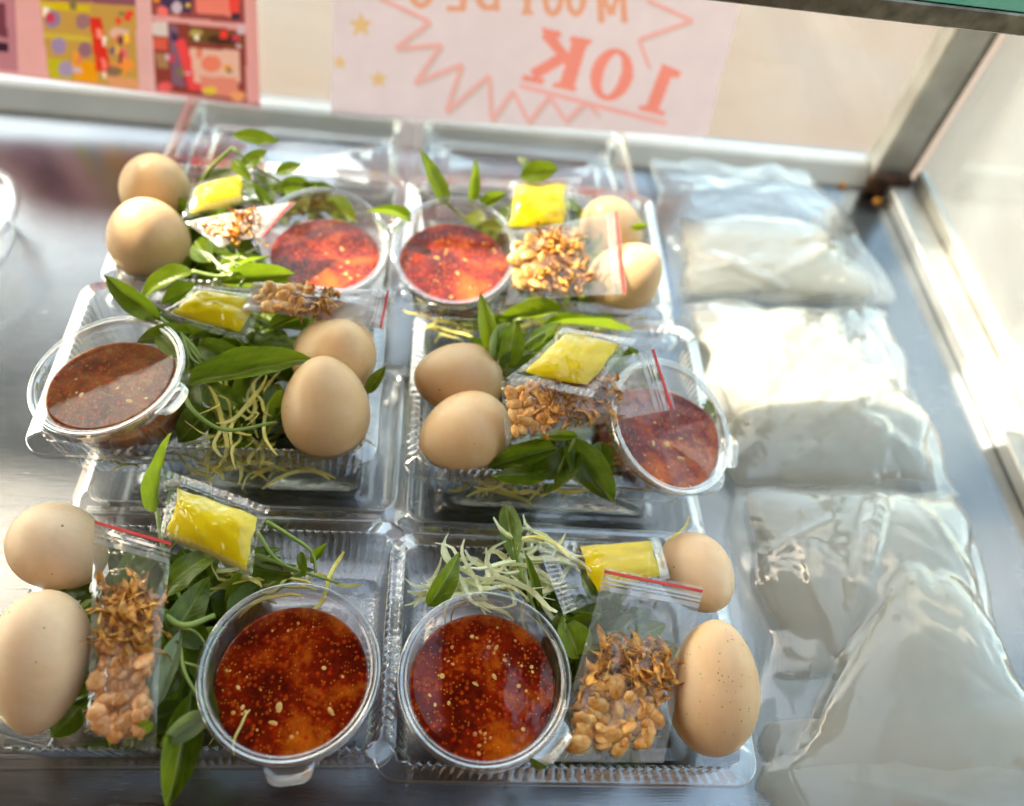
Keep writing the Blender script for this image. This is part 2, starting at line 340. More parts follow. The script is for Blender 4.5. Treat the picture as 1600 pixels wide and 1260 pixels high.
def leaf_mat(name, c0, c1, rib, tr=.35):
    m, nt, out = new_mat(name)
    b = N(nt, 'ShaderNodeBsdfPrincipled'); b.inputs['Roughness'].default_value = .34; b.inputs['Specular IOR Level'].default_value = .55
    gen = coords(nt, 'Generated'); sp = N(nt, 'ShaderNodeSeparateXYZ'); L(nt, gen, sp.inputs[0])
    d = N(nt, 'ShaderNodeMath', operation='SUBTRACT'); L(nt, sp.outputs[1], d.inputs[0]); d.inputs[1].default_value = .5
    ab = N(nt, 'ShaderNodeMath', operation='ABSOLUTE'); L(nt, d.outputs[0], ab.inputs[0])
    c = ramp(nt, noise_tex(nt, 5, 4, gen), [(.3, c0), (.7, c1)])
    # side veins run forward from the midrib
    vx = N(nt, 'ShaderNodeMath', operation='MULTIPLY_ADD'); L(nt, ab.outputs[0], vx.inputs[0]); vx.inputs[1].default_value = -.55; L(nt, sp.outputs[0], vx.inputs[2])
    vs = N(nt, 'ShaderNodeMath', operation='MULTIPLY'); L(nt, vx.outputs[0], vs.inputs[0]); vs.inputs[1].default_value = 75
    sn = N(nt, 'ShaderNodeMath', operation='SINE'); L(nt, vs.outputs[0], sn.inputs[0])
    v1 = N(nt, 'ShaderNodeMapRange'); L(nt, sn.outputs[0], v1.inputs[0]); v1.inputs[1].default_value = .8; v1.inputs[2].default_value = 1.0; v1.inputs[3].default_value = 0; v1.inputs[4].default_value = .10
    rb = N(nt, 'ShaderNodeMapRange'); L(nt, ab.outputs[0], rb.inputs[0]); rb.inputs[1].default_value = .012; rb.inputs[2].default_value = .04; rb.inputs[3].default_value = .75; rb.inputs[4].default_value = 0
    mxv = N(nt, 'ShaderNodeMath', operation='MAXIMUM'); L(nt, v1.outputs[0], mxv.inputs[0]); L(nt, rb.outputs[0], mxv.inputs[1])
    mx = N(nt, 'ShaderNodeMix', data_type='RGBA'); L(nt, mxv.outputs[0], mx.inputs[0]); L(nt, c, mx.inputs[6]); mx.inputs[7].default_value = (*rib, 1)
    oi = N(nt, 'ShaderNodeObjectInfo'); hs = N(nt, 'ShaderNodeHueSaturation'); mr = N(nt, 'ShaderNodeMapRange'); L(nt, oi.outputs['Random'], mr.inputs[0]); mr.inputs[3].default_value = .75; mr.inputs[4].default_value = 1.3
    L(nt, mr.outputs[0], hs.inputs['Value']); L(nt, mx.outputs[2], hs.inputs['Color'])
    L(nt, hs.outputs[0], b.inputs['Base Color'])
    bp = N(nt, 'ShaderNodeBump'); bp.inputs['Strength'].default_value = .10; bp.inputs['Distance'].default_value = .0008; L(nt, sn.outputs[0], bp.inputs['Height']); L(nt, bp.outputs[0], b.inputs['Normal'])
    t = N(nt, 'ShaderNodeBsdfTranslucent'); tc = N(nt, 'ShaderNodeMix', data_type='RGBA'); tc.inputs[0].default_value = .45; L(nt, hs.outputs[0], tc.inputs[6]); tc.inputs[7].default_value = (.45, .62, .03, 1); L(nt, tc.outputs[2], t.inputs[0])
    ms = N(nt, 'ShaderNodeMixShader'); ms.inputs[0].default_value = tr; L(nt, b.outputs[0], ms.inputs[1]); L(nt, t.outputs[0], ms.inputs[2]); L(nt, ms.outputs[0], out.inputs[0])
    return m
M['leaf'] = leaf_mat('dark_herb_leaf', (.06, .10, .004), (.17, .24, .009), (.34, .40, .08), .42)
M['leaf_bright'] = leaf_mat('bright_herb_leaf', (.18, .28, .008), (.32, .42, .012), (.50, .56, .12), .48)
M['leaf_pale'] = leaf_mat('pale_leaf_underside', (.26, .32, .14), (.36, .42, .22), (.50, .55, .32), .35)
M['stem'] = principled('green_stem', [(.3, (.20, .30, .05)), (.7, (.34, .42, .10))], 90, .4)
M['stem_brown'] = principled('brownish_stem', [(.3, (.22, .14, .05)), (.7, (.32, .24, .08))], 90, .45)
M['print'] = attr_mat('printed_sheet')

# ------------------------------------------------------------------ setting: pavement, counter, cart frame
YB = 48.0; XR = 38.0
def sheet(name, x0, y0, x1, y1, z, mat):
    return part(name, [(x0, y0, z), (x1, y0, z), (x1, y1, z), (x0, y1, z)], [(0, 1, 2, 3)], mat)
tag(sheet('pavement', -20000, -20000, 20000, 20000, -88, M['pavement']), kind='structure')
M['wall'] = principled('fill_wall_brown', [(.3, (.13, .075, .04)), (.7, (.19, .115, .065))], 3, .85, bump=.3, bscale=80)
mb = MB(); mb.box((-420, -172, -88), (330, -160, 260))
tag(part('added_fill_wall', mb.v, mb.f, M['wall'], smooth=False), kind='structure')  # unseen wall added behind the camera to darken and warm the fill light
mb = MB(); mb.box((-62, -26, -1.2), (XR+2, YB+4, 0), .15)
tag(part('counter_top', mb.v, mb.f, M['steel'], smooth=False), kind='structure')

case = thing('display_case', 'glass display case of the food cart with metal rails and corner post', 'display case', (0, YB, 0))
def cbox(name, a, b, mat, bev=.12):
    mb = MB(); mb.box(a, b, bev); return part(name, mb.v, mb.f, mat, case, smooth=False)
rl = [(YB-1.3, .02), (YB+1.3, .02), (YB+1.3, 1.5), (YB+.25, 1.5), (YB-.1, 1.38), (YB-1.2, .28)]        # sloping front face
part('back_rail', [(x, y, z) for x in (-62, XR-1.3) for y, z in rl], [(0, 1, 2, 3, 4, 5), (11, 10, 9, 8, 7, 6)] + [(k, 6+k, 6+(k+1) % 6, (k+1) % 6) for k in range(6)], M['white_rail'], case, smooth=False)
cbox('side_rail', (XR, -24, .02), (XR+2.2, YB-1.3, 1.2), M['alu'])
cbox('side_rail_lip', (XR+2.25, -24, .02), (XR+2.9, YB-1.3, 2.3), M['alu'], .08)
cbox('corner_post', (XR-1.2, YB-1.2, .02), (XR+1.6, YB+1.4, 62), M['alu'], .2)
cbox('post_trim', (XR+1.65, YB-.9, .02), (XR+2.2, YB+1.0, 62), M['bar'], .05)
cbox('corner_bracket', (XR-1.7, YB-2.2, .03), (XR+1.9, YB-1.25, 1.9), M['rust'], .25)
cbox('front_pane', (-61.5, YB+.5, 1.55), (XR-1.25, YB+.9, 62), M['pane'], 0)
cbox('side_pane', (XR+2.35, -24, 2.35), (XR+2.75, YB-1.3, 62), M['side_pane'], 0)
for px, py, r in ((1315, 290, .42), (1371, 316, .36)):
    p = at(px, py, .0); v, f = lathe([(r, 0), (r*.95, .16), (r*.6, .32), (0, .38)], 14)
    part('sealant_blob', [(x*1.15+p[0], y+p[1], z+p[2]) for x, y, z in v], f, M['orange'], case)
# upper shelf: steel bar along the vendor side, with a teal edged glass shelf behind it
pb = CAM + ray(1400, 12)*36.5; yb, zb = pb[1], pb[2]
cbox('shelf_bar', (-62, yb, zb-.66), (XR+2, yb+1.4, zb+.33), M['bar'], .08)
cbox('shelf_edging', (-62, yb+.1, zb+.36), (XR+2, yb+1.9, zb+1.35), M['teal'], .05)
cbox('shelf_glass', (-62, yb+1.95, zb+.85), (XR+2, YB-1.5, zb+1.35), M['pane'], 0)
rp = [(-420, -260), (26, -260), (26, 72), (-129, 72), (-129, 90), (-60, 90), (-60, 165), (-420, 165)]        # unseen sheet added overhead, outline cut to place the shade and sun patch
part('added_shade_sheet', [(x, y, z) for z in (150, 150.6) for x, y in rp], [tuple(range(7, -1, -1)), tuple(range(8, 16))] + [(k, (k+1) % 8, 8+(k+1) % 8, 8+k) for k in range(8)], M['shade_sheet'], case, smooth=False)

# ------------------------------------------------------------------ printed sheets on the front glass
def raster_sheet(name, quad, y, step, bg, polys, parent, label):
    """flat printed sheet: the print is a colour layer of small cells on one plane"""
    x0, x1, y0, y1 = quad
    # work on the plane itself: u = world x, v = world z
    xs = np.array([aty(px, py, y)[[0, 2]] for px in (x0, x1) for py in (y0, y1)])
    return xs
def pip(P, X, Z):
    c = np.zeros(X.shape, bool); n = len(P); j = n-1
    for i in range(n):
        xi, zi = P[i]; xj, zj = P[j]
        if zi != zj: c ^= ((zi > Z) != (zj > Z)) & (X < (xj-xi)*(Z-zi)/(zj-zi)+xi)
        j = i
    return c
def printed(name, corners, y, n, m, bg, polys, label, cat):
    """corners: four pixel corners (tl, tr, br, bl) -> a flat sheet on the plane y; polys: pixel polygons with a printed colour"""
    C = [aty(px, py, y) for px, py in corners]
    U, V = np.meshgrid(np.linspace(0, 1, n+1), np.linspace(0, 1, m+1))
    tl, tr, br, bl = [np.array([c[0], c[2]]) for c in C]
    G = (tl*((1-U)*(1-V))[..., None] + tr*(U*(1-V))[..., None] + br*(U*V)[..., None] + bl*((1-U)*V)[..., None])
    X = G[..., 0]; Z = G[..., 1]
    cx = (X[:-1, :-1]+X[1:, 1:])/2; cz = (Z[:-1, :-1]+Z[1:, 1:])/2
    colr = np.zeros(cx.shape+(3,)); colr[:] = srgb(*bg)
    for P, c in polys:
        Q = [aty(px, py, y)[[0, 2]] for px, py in P]
        colr[pip(Q, cx, cz)] = srgb(*c)
    t = thing(name, label, cat, ((tl+br)[0]/2, y, bl[1]))
    v = [(X[j, i], y, Z[j, i]) for j in range(m+1) for i in range(n+1)]
    f = [(j*(n+1)+i, (j+1)*(n+1)+i, (j+1)*(n+1)+i+1, j*(n+1)+i+1) for j in range(m) for i in range(n)]
    o = part('printed_face', v, f, M['print'], t, smooth=False)
    a = o.data.attributes.new('print', 'FLOAT_COLOR', 'FACE')
    a.data.foreach_set('color', np.concatenate([colr.reshape(-1, 3), np.ones((n*m, 1))], 1).ravel().astype(np.float32))
    return t
def stroke(a, b, w):
    a = np.array(a, float); b = np.array(b, float); d = b-a; n = np.array([-d[1], d[0]])/np.hypot(*d)*w/2
    return [tuple(a+n), tuple(b+n), tuple(b-n), tuple(a-n)]
def ell(cx, cy, rx, ry, rot=0, n=28):
    c, s = math.cos(rot), math.sin(rot)
    return [(cx+rx*math.cos(t)*c-ry*math.sin(t)*s, cy+rx*math.cos(t)*s+ry*math.sin(t)*c) for t in np.linspace(0, 2*math.pi, n, endpoint=False)]
# price sign: seen from behind, so its print reads mirrored
PK = (222, 199, 203); CO = (234, 138, 124); CO2 = (232, 164, 160); SH = (206, 176, 170)
sp = []
zz = [(590, -5), (672, 34), (618, 76), (690, 70), (648, 130), (722, 100), (697, 176), (764, 118), (768, 188), (802, 142), (826, 192), (858, 150), (884, 190), (915, 160), (935, 178)]
for a, b in zip(zz, zz[1:]): sp.append((stroke((a[0]+3, a[1]+5), (b[0]+3, b[1]+5), 5), SH))
for a, b in zip(zz, zz[1:]): sp.append((stroke(a, b, 6), CO2))
zr = [(1010, 0), (1082, 32), (998, 62), (1014, 105)]
for a, b in zip(zr, zr[1:]): sp.append((stroke((a[0]+2, a[1]+4), (b[0]+2, b[1]+4), 5), SH))
for a, b in zip(zr, zr[1:]): sp.append((stroke(a, b, 6), CO2))
def star(cx, cy, r): return [(cx+(r if k % 2 == 0 else r*.45)*math.sin(k*math.pi/5), cy-(r if k % 2 == 0 else r*.45)*math.cos(k*math.pi/5)) for k in range(10)]
for s in ((564, 40, 21), (531, 98, 13), (591, 124, 16)): sp.append((star(*s), (220, 180, 130)))
# mirrored K
sp += [(stroke((908, 60), (885, 136), 24), CO), ([(892, 57), (926, 62), (922, 71), (889, 66)], CO), ([(866, 128), (902, 136), (899, 144), (862, 136)], CO),
       (stroke((892, 100), (852, 52), 17), CO), (stroke((876, 92), (832, 118), 18), CO), ([(846, 43), (878, 50), (875, 60), (850, 58)], CO), ([(817, 117), (852, 124), (848, 133), (815, 126)], CO)]
# 0
sp += [(ell(956, 117, 33, 42, .3), CO), (ell(956, 117, 13, 33, .3), PK)]
# mirrored 1
sp += [(stroke((1044, 105), (1018, 172), 21), CO), ([(1034, 99), (1064, 112), (1060, 124), (1040, 116)], CO), ([(1000, 164), (1040, 174), (1037, 182), (997, 172)], CO)]
sp.append((stroke((812, 134), (1042, 194), 8), CO2))
# bottoms of the mirrored word above: M U O I   D E O
TX = (222, 156, 130)
for x in (936, 972): sp.append((stroke((x, -30), (x+4, 36), 11), TX))
sp += [(stroke((938, -20), (954, 24), 9), TX), (stroke((968, -20), (956, 24), 9), TX)]
for cx, inner in ((900, 1), (864, 1)): sp += [(ell(cx, 0, 17, 27), TX), (ell(cx, -4, 7, 20), PK)]
sp.append((stroke((824, -30), (824, 22), 12), TX)); sp.append((stroke((814, 20), (834, 21), 6), TX))
sp += [(ell(762, -6, 20, 24), TX), (ell(764, -8, 10, 16), PK), (stroke((776, -30), (776, 18), 10), TX)]
sp += [(stroke((724, -30), (724, 16), 11), TX), (stroke((698, 13), (726, 15), 9), TX), (stroke((704, -8), (724, -8), 7), TX)]
sp += [(ell(658, -10, 20, 24), TX), (ell(658, -12, 9, 16), PK)]
printed('price_sign', [(522, -75), (1172, -52), (1103, 216), (517, 178)], YB-.62, 330, 150, PK, sp, 'pale pink price sign with coral 10K seen mirrored from behind', 'sign')
# snack poster
PI = (222, 150, 146)
pp = [([(-60, -60), (22, -60), (30, 112), (-60, 104)], (190, 120, 130)),
      ([(-60, 0), (8, 5), (12, 60), (-60, 50)], (120, 60, 70)), ([(-10, 65), (12, 68), (14, 82), (-10, 80)], (60, 30, 45)),
      ([(56, -60), (210, -60), (218, 140), (76, 122)], (196, 146, 70)), ([(56, -60), (212, -60), (212, 10), (56, -2)], (140, 80, 92)),
      ([(58, 2), (140, 10), (142, 20), (60, 13)], (214, 178, 20)), ([(62, 50), (142, 58), (143, 66), (64, 58)], (206, 172, 60)),
      ([(74, 90), (108, 94), (112, 124), (78, 122)], (190, 170, 30)), ([(114, 94), (152, 98), (152, 130), (116, 126)], (238, 150, 20)),
      (ell(82, 30, 13, 14), (150, 120, 150)), (ell(130, 34, 12, 12), (160, 110, 110)), (ell(92, 72, 12, 13), (160, 130, 165)), (ell(133, 78, 11, 12), (150, 100, 110)), (ell(103, 108, 12, 13), (165, 140, 165)),
      ([(140, 26), (158, 28), (174, 112), (150, 112)], (222, 50, 34)), ([(150, 44), (158, 46), (160, 60), (152, 60)], (250, 140, 120)), ([(158, 90), (164, 92), (168, 108), (160, 108)], (250, 130, 110)),
      (ell(184, 52, 14, 9), (226, 170, 150)), (ell(192, 62, 14, 8), (230, 120, 70)), (ell(180, 80, 10, 7), (130, 90, 110)), (ell(192, 84, 10, 9), (220, 120, 110)), (ell(194, 102, 16, 10), (245, 140, 60)), (ell(178, 112, 12, 8), (150, 90, 90)),
      ([(168, 118), (214, 124), (216, 138), (170, 134)], (225, 150, 100)),
      ([(230, -60), (382, -60), (382, 38), (232, 22)], (150, 70, 66)), ([(250, -20), (300, -10), (298, 22), (252, 18)], (70, 50, 80)), (ell(276, 12, 8, 10), (200, 170, 180)), (ell(254, 18, 9, 8), (235, 110, 100)),
      ([(304, -20), (360, -10), (362, 26), (306, 20)], (230, 120, 104)), ([(356, -10), (374, -8), (374, 24), (360, 22)], (230, 70, 60)), (ell(368, 26, 8, 6), (60, 45, 60)),
      ([(234, 32), (384, 48), (386, 160), (242, 142)], (140, 58, 50)), ([(238, 34), (262, 36), (262, 58), (240, 56)], (215, 190, 185)), ([(240, 58), (262, 60), (262, 80), (241, 78)], (215, 90, 70)), ([(242, 82), (262, 84), (264, 108), (246, 106)], (170, 120, 80)),
      ([(264, 38), (276, 40), (288, 136), (268, 132)], (130, 90, 110)), ([(272, 60), (288, 62), (320, 142), (296, 142)], (232, 70, 72)), ([(266, 50), (276, 52), (280, 66), (268, 64)], (60, 50, 80)),
      ([(294, 42), (380, 52), (380, 74), (296, 66)], (110, 75, 40)), (ell(306, 52, 10, 6), (180, 150, 80)), (ell(350, 62, 26, 8), (70, 45, 35)),
      ([(296, 74), (374, 80), (376, 130), (304, 130)], (226, 170, 150)), (ell(330, 100, 16, 13), (232, 122, 96)), ([(312, 118), (370, 124), (374, 154), (316, 148)], (224, 130, 110)), (ell(328, 142, 11, 6), (225, 185, 60)), (ell(372, 150, 12, 8), (235, 150, 100)), (ell(258, 136, 12, 8), (230, 90, 90)),
      ([(210, -60), (232, -60), (244, 146), (216, 142)], (226, 166, 162)), ([(380, -60), (404, -60), (406, 166), (386, 162)], PI), ([(20, -60), (54, -60), (76, 122), (28, 116)], (228, 160, 156))]
rp_ = random.Random(5); shelf_zones = [(62, 140, 4, 118), (160, 212, 20, 126), (244, 380, 44, 140), (240, 376, -60, 20), (64, 205, -60, -8)]
for k in range(60):
    x0, x1, y0, y1 = rp_.choice(shelf_zones); x = rp_.uniform(x0, x1); y = rp_.uniform(y0, y1); w_, h_ = rp_.uniform(2, 7), rp_.uniform(2, 9)
    pp.insert(rp_.randint(40, len(pp)-3), ([(x-w_, y-h_), (x+w_, y-h_+1), (x+w_, y+h_), (x-w_, y+h_-1)], rp_.choice([(232, 60, 50), (245, 190, 60), (250, 225, 205), (90, 60, 70), (225, 120, 90), (205, 60, 80), (240, 150, 40), (130, 110, 70), (210, 170, 180)])))
printed('snack_poster', [(-130, -75), (398, -75), (407, 168), (-130, 98)], YB-.62, 240, 110, PI, pp, 'pink framed poster of colourful snack packets on the left of the glass', 'poster')

# ------------------------------------------------------------------ clamshell boxes
BW, BD, BH = 16.6, 11.4, 3.7
def rr(hx, hy, r, nl, ns, nc):
    """rounded rectangle points with outward normals, fixed sample counts per side and corner"""
    out = []
    segs = [((hx-r, -hy), (-1, 0), None)]
    def side(p0, p1, nrm, n):
        for k in range(n):
            t = k/n; out.append((p0[0]+(p1[0]-p0[0])*t, p0[1]+(p1[1]-p0[1])*t, nrm[0], nrm[1]))
    def corner(cx, cyy, a0, n):
        for k in range(n):
            a = a0 + math.pi/2*k/n; out.append((cx+r*math.cos(a), cyy+r*math.sin(a), math.cos(a), math.sin(a)))
    side((-hx+r, -hy), (hx-r, -hy), (0, -1), nl); corner(hx-r, -hy+r, -math.pi/2, nc)
    side((hx, -hy+r), (hx, hy-r), (1, 0), ns); corner(hx-r, hy-r, 0, nc)
    side((hx-r, hy), (-hx+r, hy), (0, 1), nl); corner(-hx+r, hy-r, math.pi/2, nc)
    side((-hx, hy-r), (-hx, -hy+r), (-1, 0), ns); corner(-hx+r, -hy+r, math.pi, nc)
    return out
def second_mat(me, m2, nf, lo, hi):
    me.materials.append(m2)
    for i in range(lo*nf, hi*nf): me.polygons[i].material_index = 1
    return me
def box_base():
    nl, ns, nc = 33*6, 21*6, 12
    hx, hy = BW/2, BD/2
    rings = [  # inset from flange edge, z, corner radius, flute amplitude
        (.0, BH-.42, 1.1, 0), (.02, BH-.06, 1.1, 0), (.08, BH, 1.1, 0), (.62, BH-.02, .9, 0), (.68, BH+.06, .9, .03), (.74, BH-.02, .9, .09),
        (.8, BH-.3, .85, .13), (.9, BH-1.2, .85, .13), (1.05, BH-2.3, .8, .13), (1.2, .5, .8, .12), (1.3, .2, .8, .03), (1.5, .06, .8, 0), (2.0, .05, .7, 0), (2.2, .22, .6, 0), (3.1, .22, .5, 0)]
    v = []; n = 2*(nl+ns)+4*nc
    for ins, z, r, amp in rings:
        for k, (x, y, nx, ny) in enumerate(rr(hx-ins, hy-ins, r, nl, ns, nc)):
            o = amp*math.sin(2*math.pi*k/6)
            v.append((x+nx*o, y+ny*o, z))
    f = []
    for i in range(len(rings)-1):
        for k in range(n): f.append((i*n+k, i*n+(k+1) % n, i*n+n+(k+1) % n, i*n+n+k))
    c = len(v); v.append((0, 0, .22))
    for k in range(n): f.append(((len(rings)-1)*n+k, (len(rings)-1)*n+(k+1) % n, c))
    return second_mat(mesh_data('box_base', v, f, M['box']), M['flange'], n, 0, 5)
def box_lid():
    """open lid, hinged at the back edge of the base, dome down"""
    nl, ns, nc = 60, 40, 8
    hx, hy = BW/2, BD/2-.15
    rings = [(0, -.35, 1.1), (.03, 0, 1.1), (.5, 0, 1.0), (.58, .09, 1.0), (.75, .09, .9), (.85, 0, .9), (1.0, -.35, .9), (1.05, -1.0, .85), (1.5, -1.5, .8), (2.4, -1.55, .7), (2.5, -1.42, .6), (2.9, -1.42, .6), (3.0, -1.55, .5)]
    n = 2*(nl+ns)+4*nc; v = []; f = []
    for ins, z, r in rings:
        for x, y, nx, ny in rr(hx-ins, hy-ins, r, nl, ns, nc): v.append((x, y, z))
    for i in range(len(rings)-1):
        for k in range(n): f.append((i*n+k, i*n+(k+1) % n, i*n+n+(k+1) % n, i*n+n+k))
    c = len(v); v.append((0, 0, -1.55))
    for k in range(n): f.append(((len(rings)-1)*n+k, (len(rings)-1)*n+(k+1) % n, c))
    return second_mat(mesh_data('box_lid', v, f, M['box']), M['flange'], n, 0, 5)
def box_hinge():
    v = []; f = []; n = 40
    prof = [(-.05, -.04), (.12, .1), (.3, -.02), (.5, .12), (.75, -.1)]
    for k in range(n+1):
        x = (-.42+.84*k/n)*BW
        for y, z in prof: v.append((x, y, z))
    m = len(prof)
    for k in range(n):
        for j in range(m-1): f.append((k*m+j, k*m+m+j, k*m+m+j+1, k*m+j+1))
    return mesh_data('box_hinge', v, f, M['box'])
ME_BASE, ME_LID, ME_HINGE = box_base(), box_lid(), box_hinge()
BOX = {}
def make_box(key, px, py, zbot, label, rz=0.0, lid_z=1.9, tilt=3.0):
    e = at(px, py, zbot+BH)                       # middle of the front flange
    c = (e[0], e[1]+BD/2, zbot)
    t = thing('clamshell_box', label, 'food box', c, 'open clear food boxes on the counter', rz)
    b = bpy.data.objects.new('base', ME_BASE); l = bpy.data.objects.new('lid', ME_LID); h = bpy.data.objects.new('hinge', ME_HINGE)
    for o in (b, l, h): col.objects.link(o); o.parent = t; ORG[o.name] = ORG[t.name]
    h.location = (0, BD/2*S, (BH-.05)*S); h.rotation_euler = (-.6, 0, 0)
    l.location = (0, (BD+.45)*S, (lid_z-zbot)*S); l.rotation_euler = (math.radians(-tilt), 0, 0)
    BOX[key] = (np.array(c), zbot)
    return t
RZ = .02
make_box('A', 291, 1200, .02, 'open clear plastic box in the front row on the left', .01, 2.0, 4)
make_box('B', 895, 1226, .02, 'open clear plastic box in the front row on the right', -.01, 2.0, 4)
make_box('C', 313, 718, 1.7, 'open clear plastic box in the middle row on the left', .015, 2.2, 4)
make_box('D', 890, 758, 1.7, 'open clear plastic box in the middle row on the right', -.005, 2.2, 4)
make_box('E', 390, 458, 1.5, 'open clear plastic box in the back row on the left', .01, 2.6, 4)
make_box('F', 842, 482, 1.5, 'open clear plastic box in the back row on the right', 0, 2.6, 4)

# ------------------------------------------------------------------ eggs
def egg_mesh(name, mat, w, l, seed):
    v = []; f = []; n, m = 40, 26
    for i in range(m+1):
        t = math.pi*i/m; z = -math.cos(t)*l/2
        k = 1 + .13*(-z/(l/2)) - .03*(z/(l/2))**2
        r = math.sin(t)*w/2*k
        if i in (0, m): v.append((0, 0, z))
        else:
            for a in range(n):
                p = 2*math.pi*a/n
                d = 1 + .006*noise.noise(Vector((math.cos(p)*2+seed, math.sin(p)*2, z)))
                v.append((r*math.cos(p)*d, r*math.sin(p)*d, z))
    def ix(i, a): return 0 if i == 0 else (len(v)-1 if i == m else 1+(i-1)*n+a % n)
    for i in range(m):
        for a in range(n):
            q = [ix(i, a), ix(i, a+1), ix(i+1, a+1), ix(i+1, a)]; u = []
            for k in q:
                if k not in u: u.append(k)
            f.append(tuple(u))
    return mesh_data(name, v, f, mat)
def egg(px, py, z, w, l, ax, mat, label):
    """ax: direction of the narrow end as (image right, image up, towards camera)"""
    p = at(px, py, z); d = Vector(CR*ax[0] + CU*ax[1] - CW*ax[2]).normalized()
    x, y, n = basis(d, Vector((.3, -.8, .4)))
    o = bpy.data.objects.new('egg', egg_mesh('egg', M[mat], w, l, px)); col.objects.link(o)
    Mx = Matrix((x, y, n)).transposed().to_4x4(); Mx.translation = Vector(p)*S; o.matrix_world = Mx
    tag(o, label, 'egg', 'eggs in the food boxes')
egg(93, 856, 4.6, 3.75, 4.7, (.85, -.35, .3), 'egg_pale', 'pale egg in the upper left of the front left box, partly behind the zip bag')
egg(62, 1034, 5.0, 3.75, 5.75, (-.05, -1, .1), 'egg_pale', 'large upright pale egg at the left picture edge in the front left box')
egg(1089, 896, 4.3, 3.5, 4.4, (.35, -.5, .75), 'egg_pale', 'smaller pale egg behind the speckled egg in the front right box')
egg(1115, 1074, 4.9, 4.0, 6.0, (.05, 1, .05), 'egg_speck', 'large egg with dark speckles in the front right box')
egg(525, 556, 6.2, 4.3, 5.2, (.5, .35, .8), 'egg_tan', 'tan egg behind the pointed one in the middle left box')
egg(509, 637, 6.2, 4.35, 5.3, (.0, .9, .35), 'egg_tan', 'tan egg with its pointed end up in the front corner of the middle left box')
egg(718, 593, 5.9, 3.9, 4.9, (-.9, .05, .3), 'egg_tan', 'paler egg behind the front one in the middle right box')
egg(727, 677, 5.7, 4.1, 4.9, (-.8, -.3, .4), 'egg_tan', 'tan egg at the front left corner of the middle right box')
egg(243, 295, 5.6, 4.1, 5.0, (.3, .3, .9), 'egg_tan', 'rearmost egg of the back left box, beside the herbs')
egg(232, 373, 6.0, 4.45, 5.3, (.2, .45, .85), 'egg_tan', 'sunlit orange tan egg at the front of the back left box')
egg(952, 358, 5.4, 4.1, 5.0, (-.3, .3, .9), 'egg_tan', 'egg behind the zip bag at the rear of the back right box')
egg(976, 437, 5.6, 4.2, 5.3, (.6, .5, .6), 'egg_tan', 'half sunlit egg under the zip bag in the back right box')

# ------------------------------------------------------------------ sauce cups
CH = 3.9; RT = 3.42; RBm = 2.55
def cup_meshes():
    v, f = lathe([(0, .12), (1.9, .12), (2.2, .0), (RBm-.08, .03), (RBm, .14), (RBm+.25, 1.0), (RT-.12, CH-.65), (RT, CH-.5), (RT+.02, CH-.1), (RT+.22, CH-.02), (RT+.25, CH-.12)], 72)
    me_c = mesh_data('cup_body', v, f, M['cup'])
    prof = [(RT+.30, CH-.42), (RT+.30, CH-.12), (RT+.27, CH+.06), (RT+.19, CH+.13), (RT+.10, CH+.08), (RT+.05, CH+.02), (RT-.02, CH+.07), (RT-.09, CH+.02), (RT-.12, CH-.12), (RT-.19, CH-.16), (RT-.3, CH-.13), (RT-.42, CH-.16), (0, CH-.16)]
    mb = MB(); v, f = lathe(prof, 72); mb.add(v, f)
    # pull tab: a rounded tongue on the skirt
    tv = []; n = 14
    for zo in (CH-.02, CH-.12):
        for k in range(n+1):
            a = -.27+.54*k/n; tv.append(((RT+.28)*math.cos(a), (RT+.28)*math.sin(a), zo))
        for k in range(n+1):
            q = -1+2*k/n; tv.append((RT+.32+.62*(1-q*q*q*q)**.5, .95*q, zo-.12*(1-q*q)))
    w = n+1
    tf = [(k, k+1, w+k+1, w+k) for k in range(n)] + [(2*w+k+1, 2*w+k, 3*w+k, 3*w+k+1) for k in range(n)] + [(w+k, w+k+1, 3*w+k+1, 3*w+k) for k in range(n)]
    mb.add(tv, tf)
    # moulded ticks on the lid top
    for k in range(9):
        a = 1.9+k*.12; r0 = 2.35; r1 = 2.62; z = CH-.125
        c, s = math.cos(a), math.sin(a); t = .02
        mb.add([(r0*c-t*s, r0*s+t*c, z), (r1*c-t*s, r1*s+t*c, z), (r1*c+t*s, r1*s-t*c, z), (r0*c+t*s, r0*s-t*c, z)], [(0, 1, 2, 3)])
    me_l = second_mat(mesh_data('cup_lid', mb.v, mb.f, M['lid']), M['rim'], 72, 0, 8)
    for i in range(12*72, 12*72+3*14): me_l.polygons[i].material_index = 1
    return me_c, me_l
ME_CUP, ME_CUPLID = cup_meshes()
seed_v, seed_f = lathe([(0, -.35), (.7, -.25), (1, 0), (.7, .25), (0, .35)], 8)
ME_GARLIC = None
CUPS = []
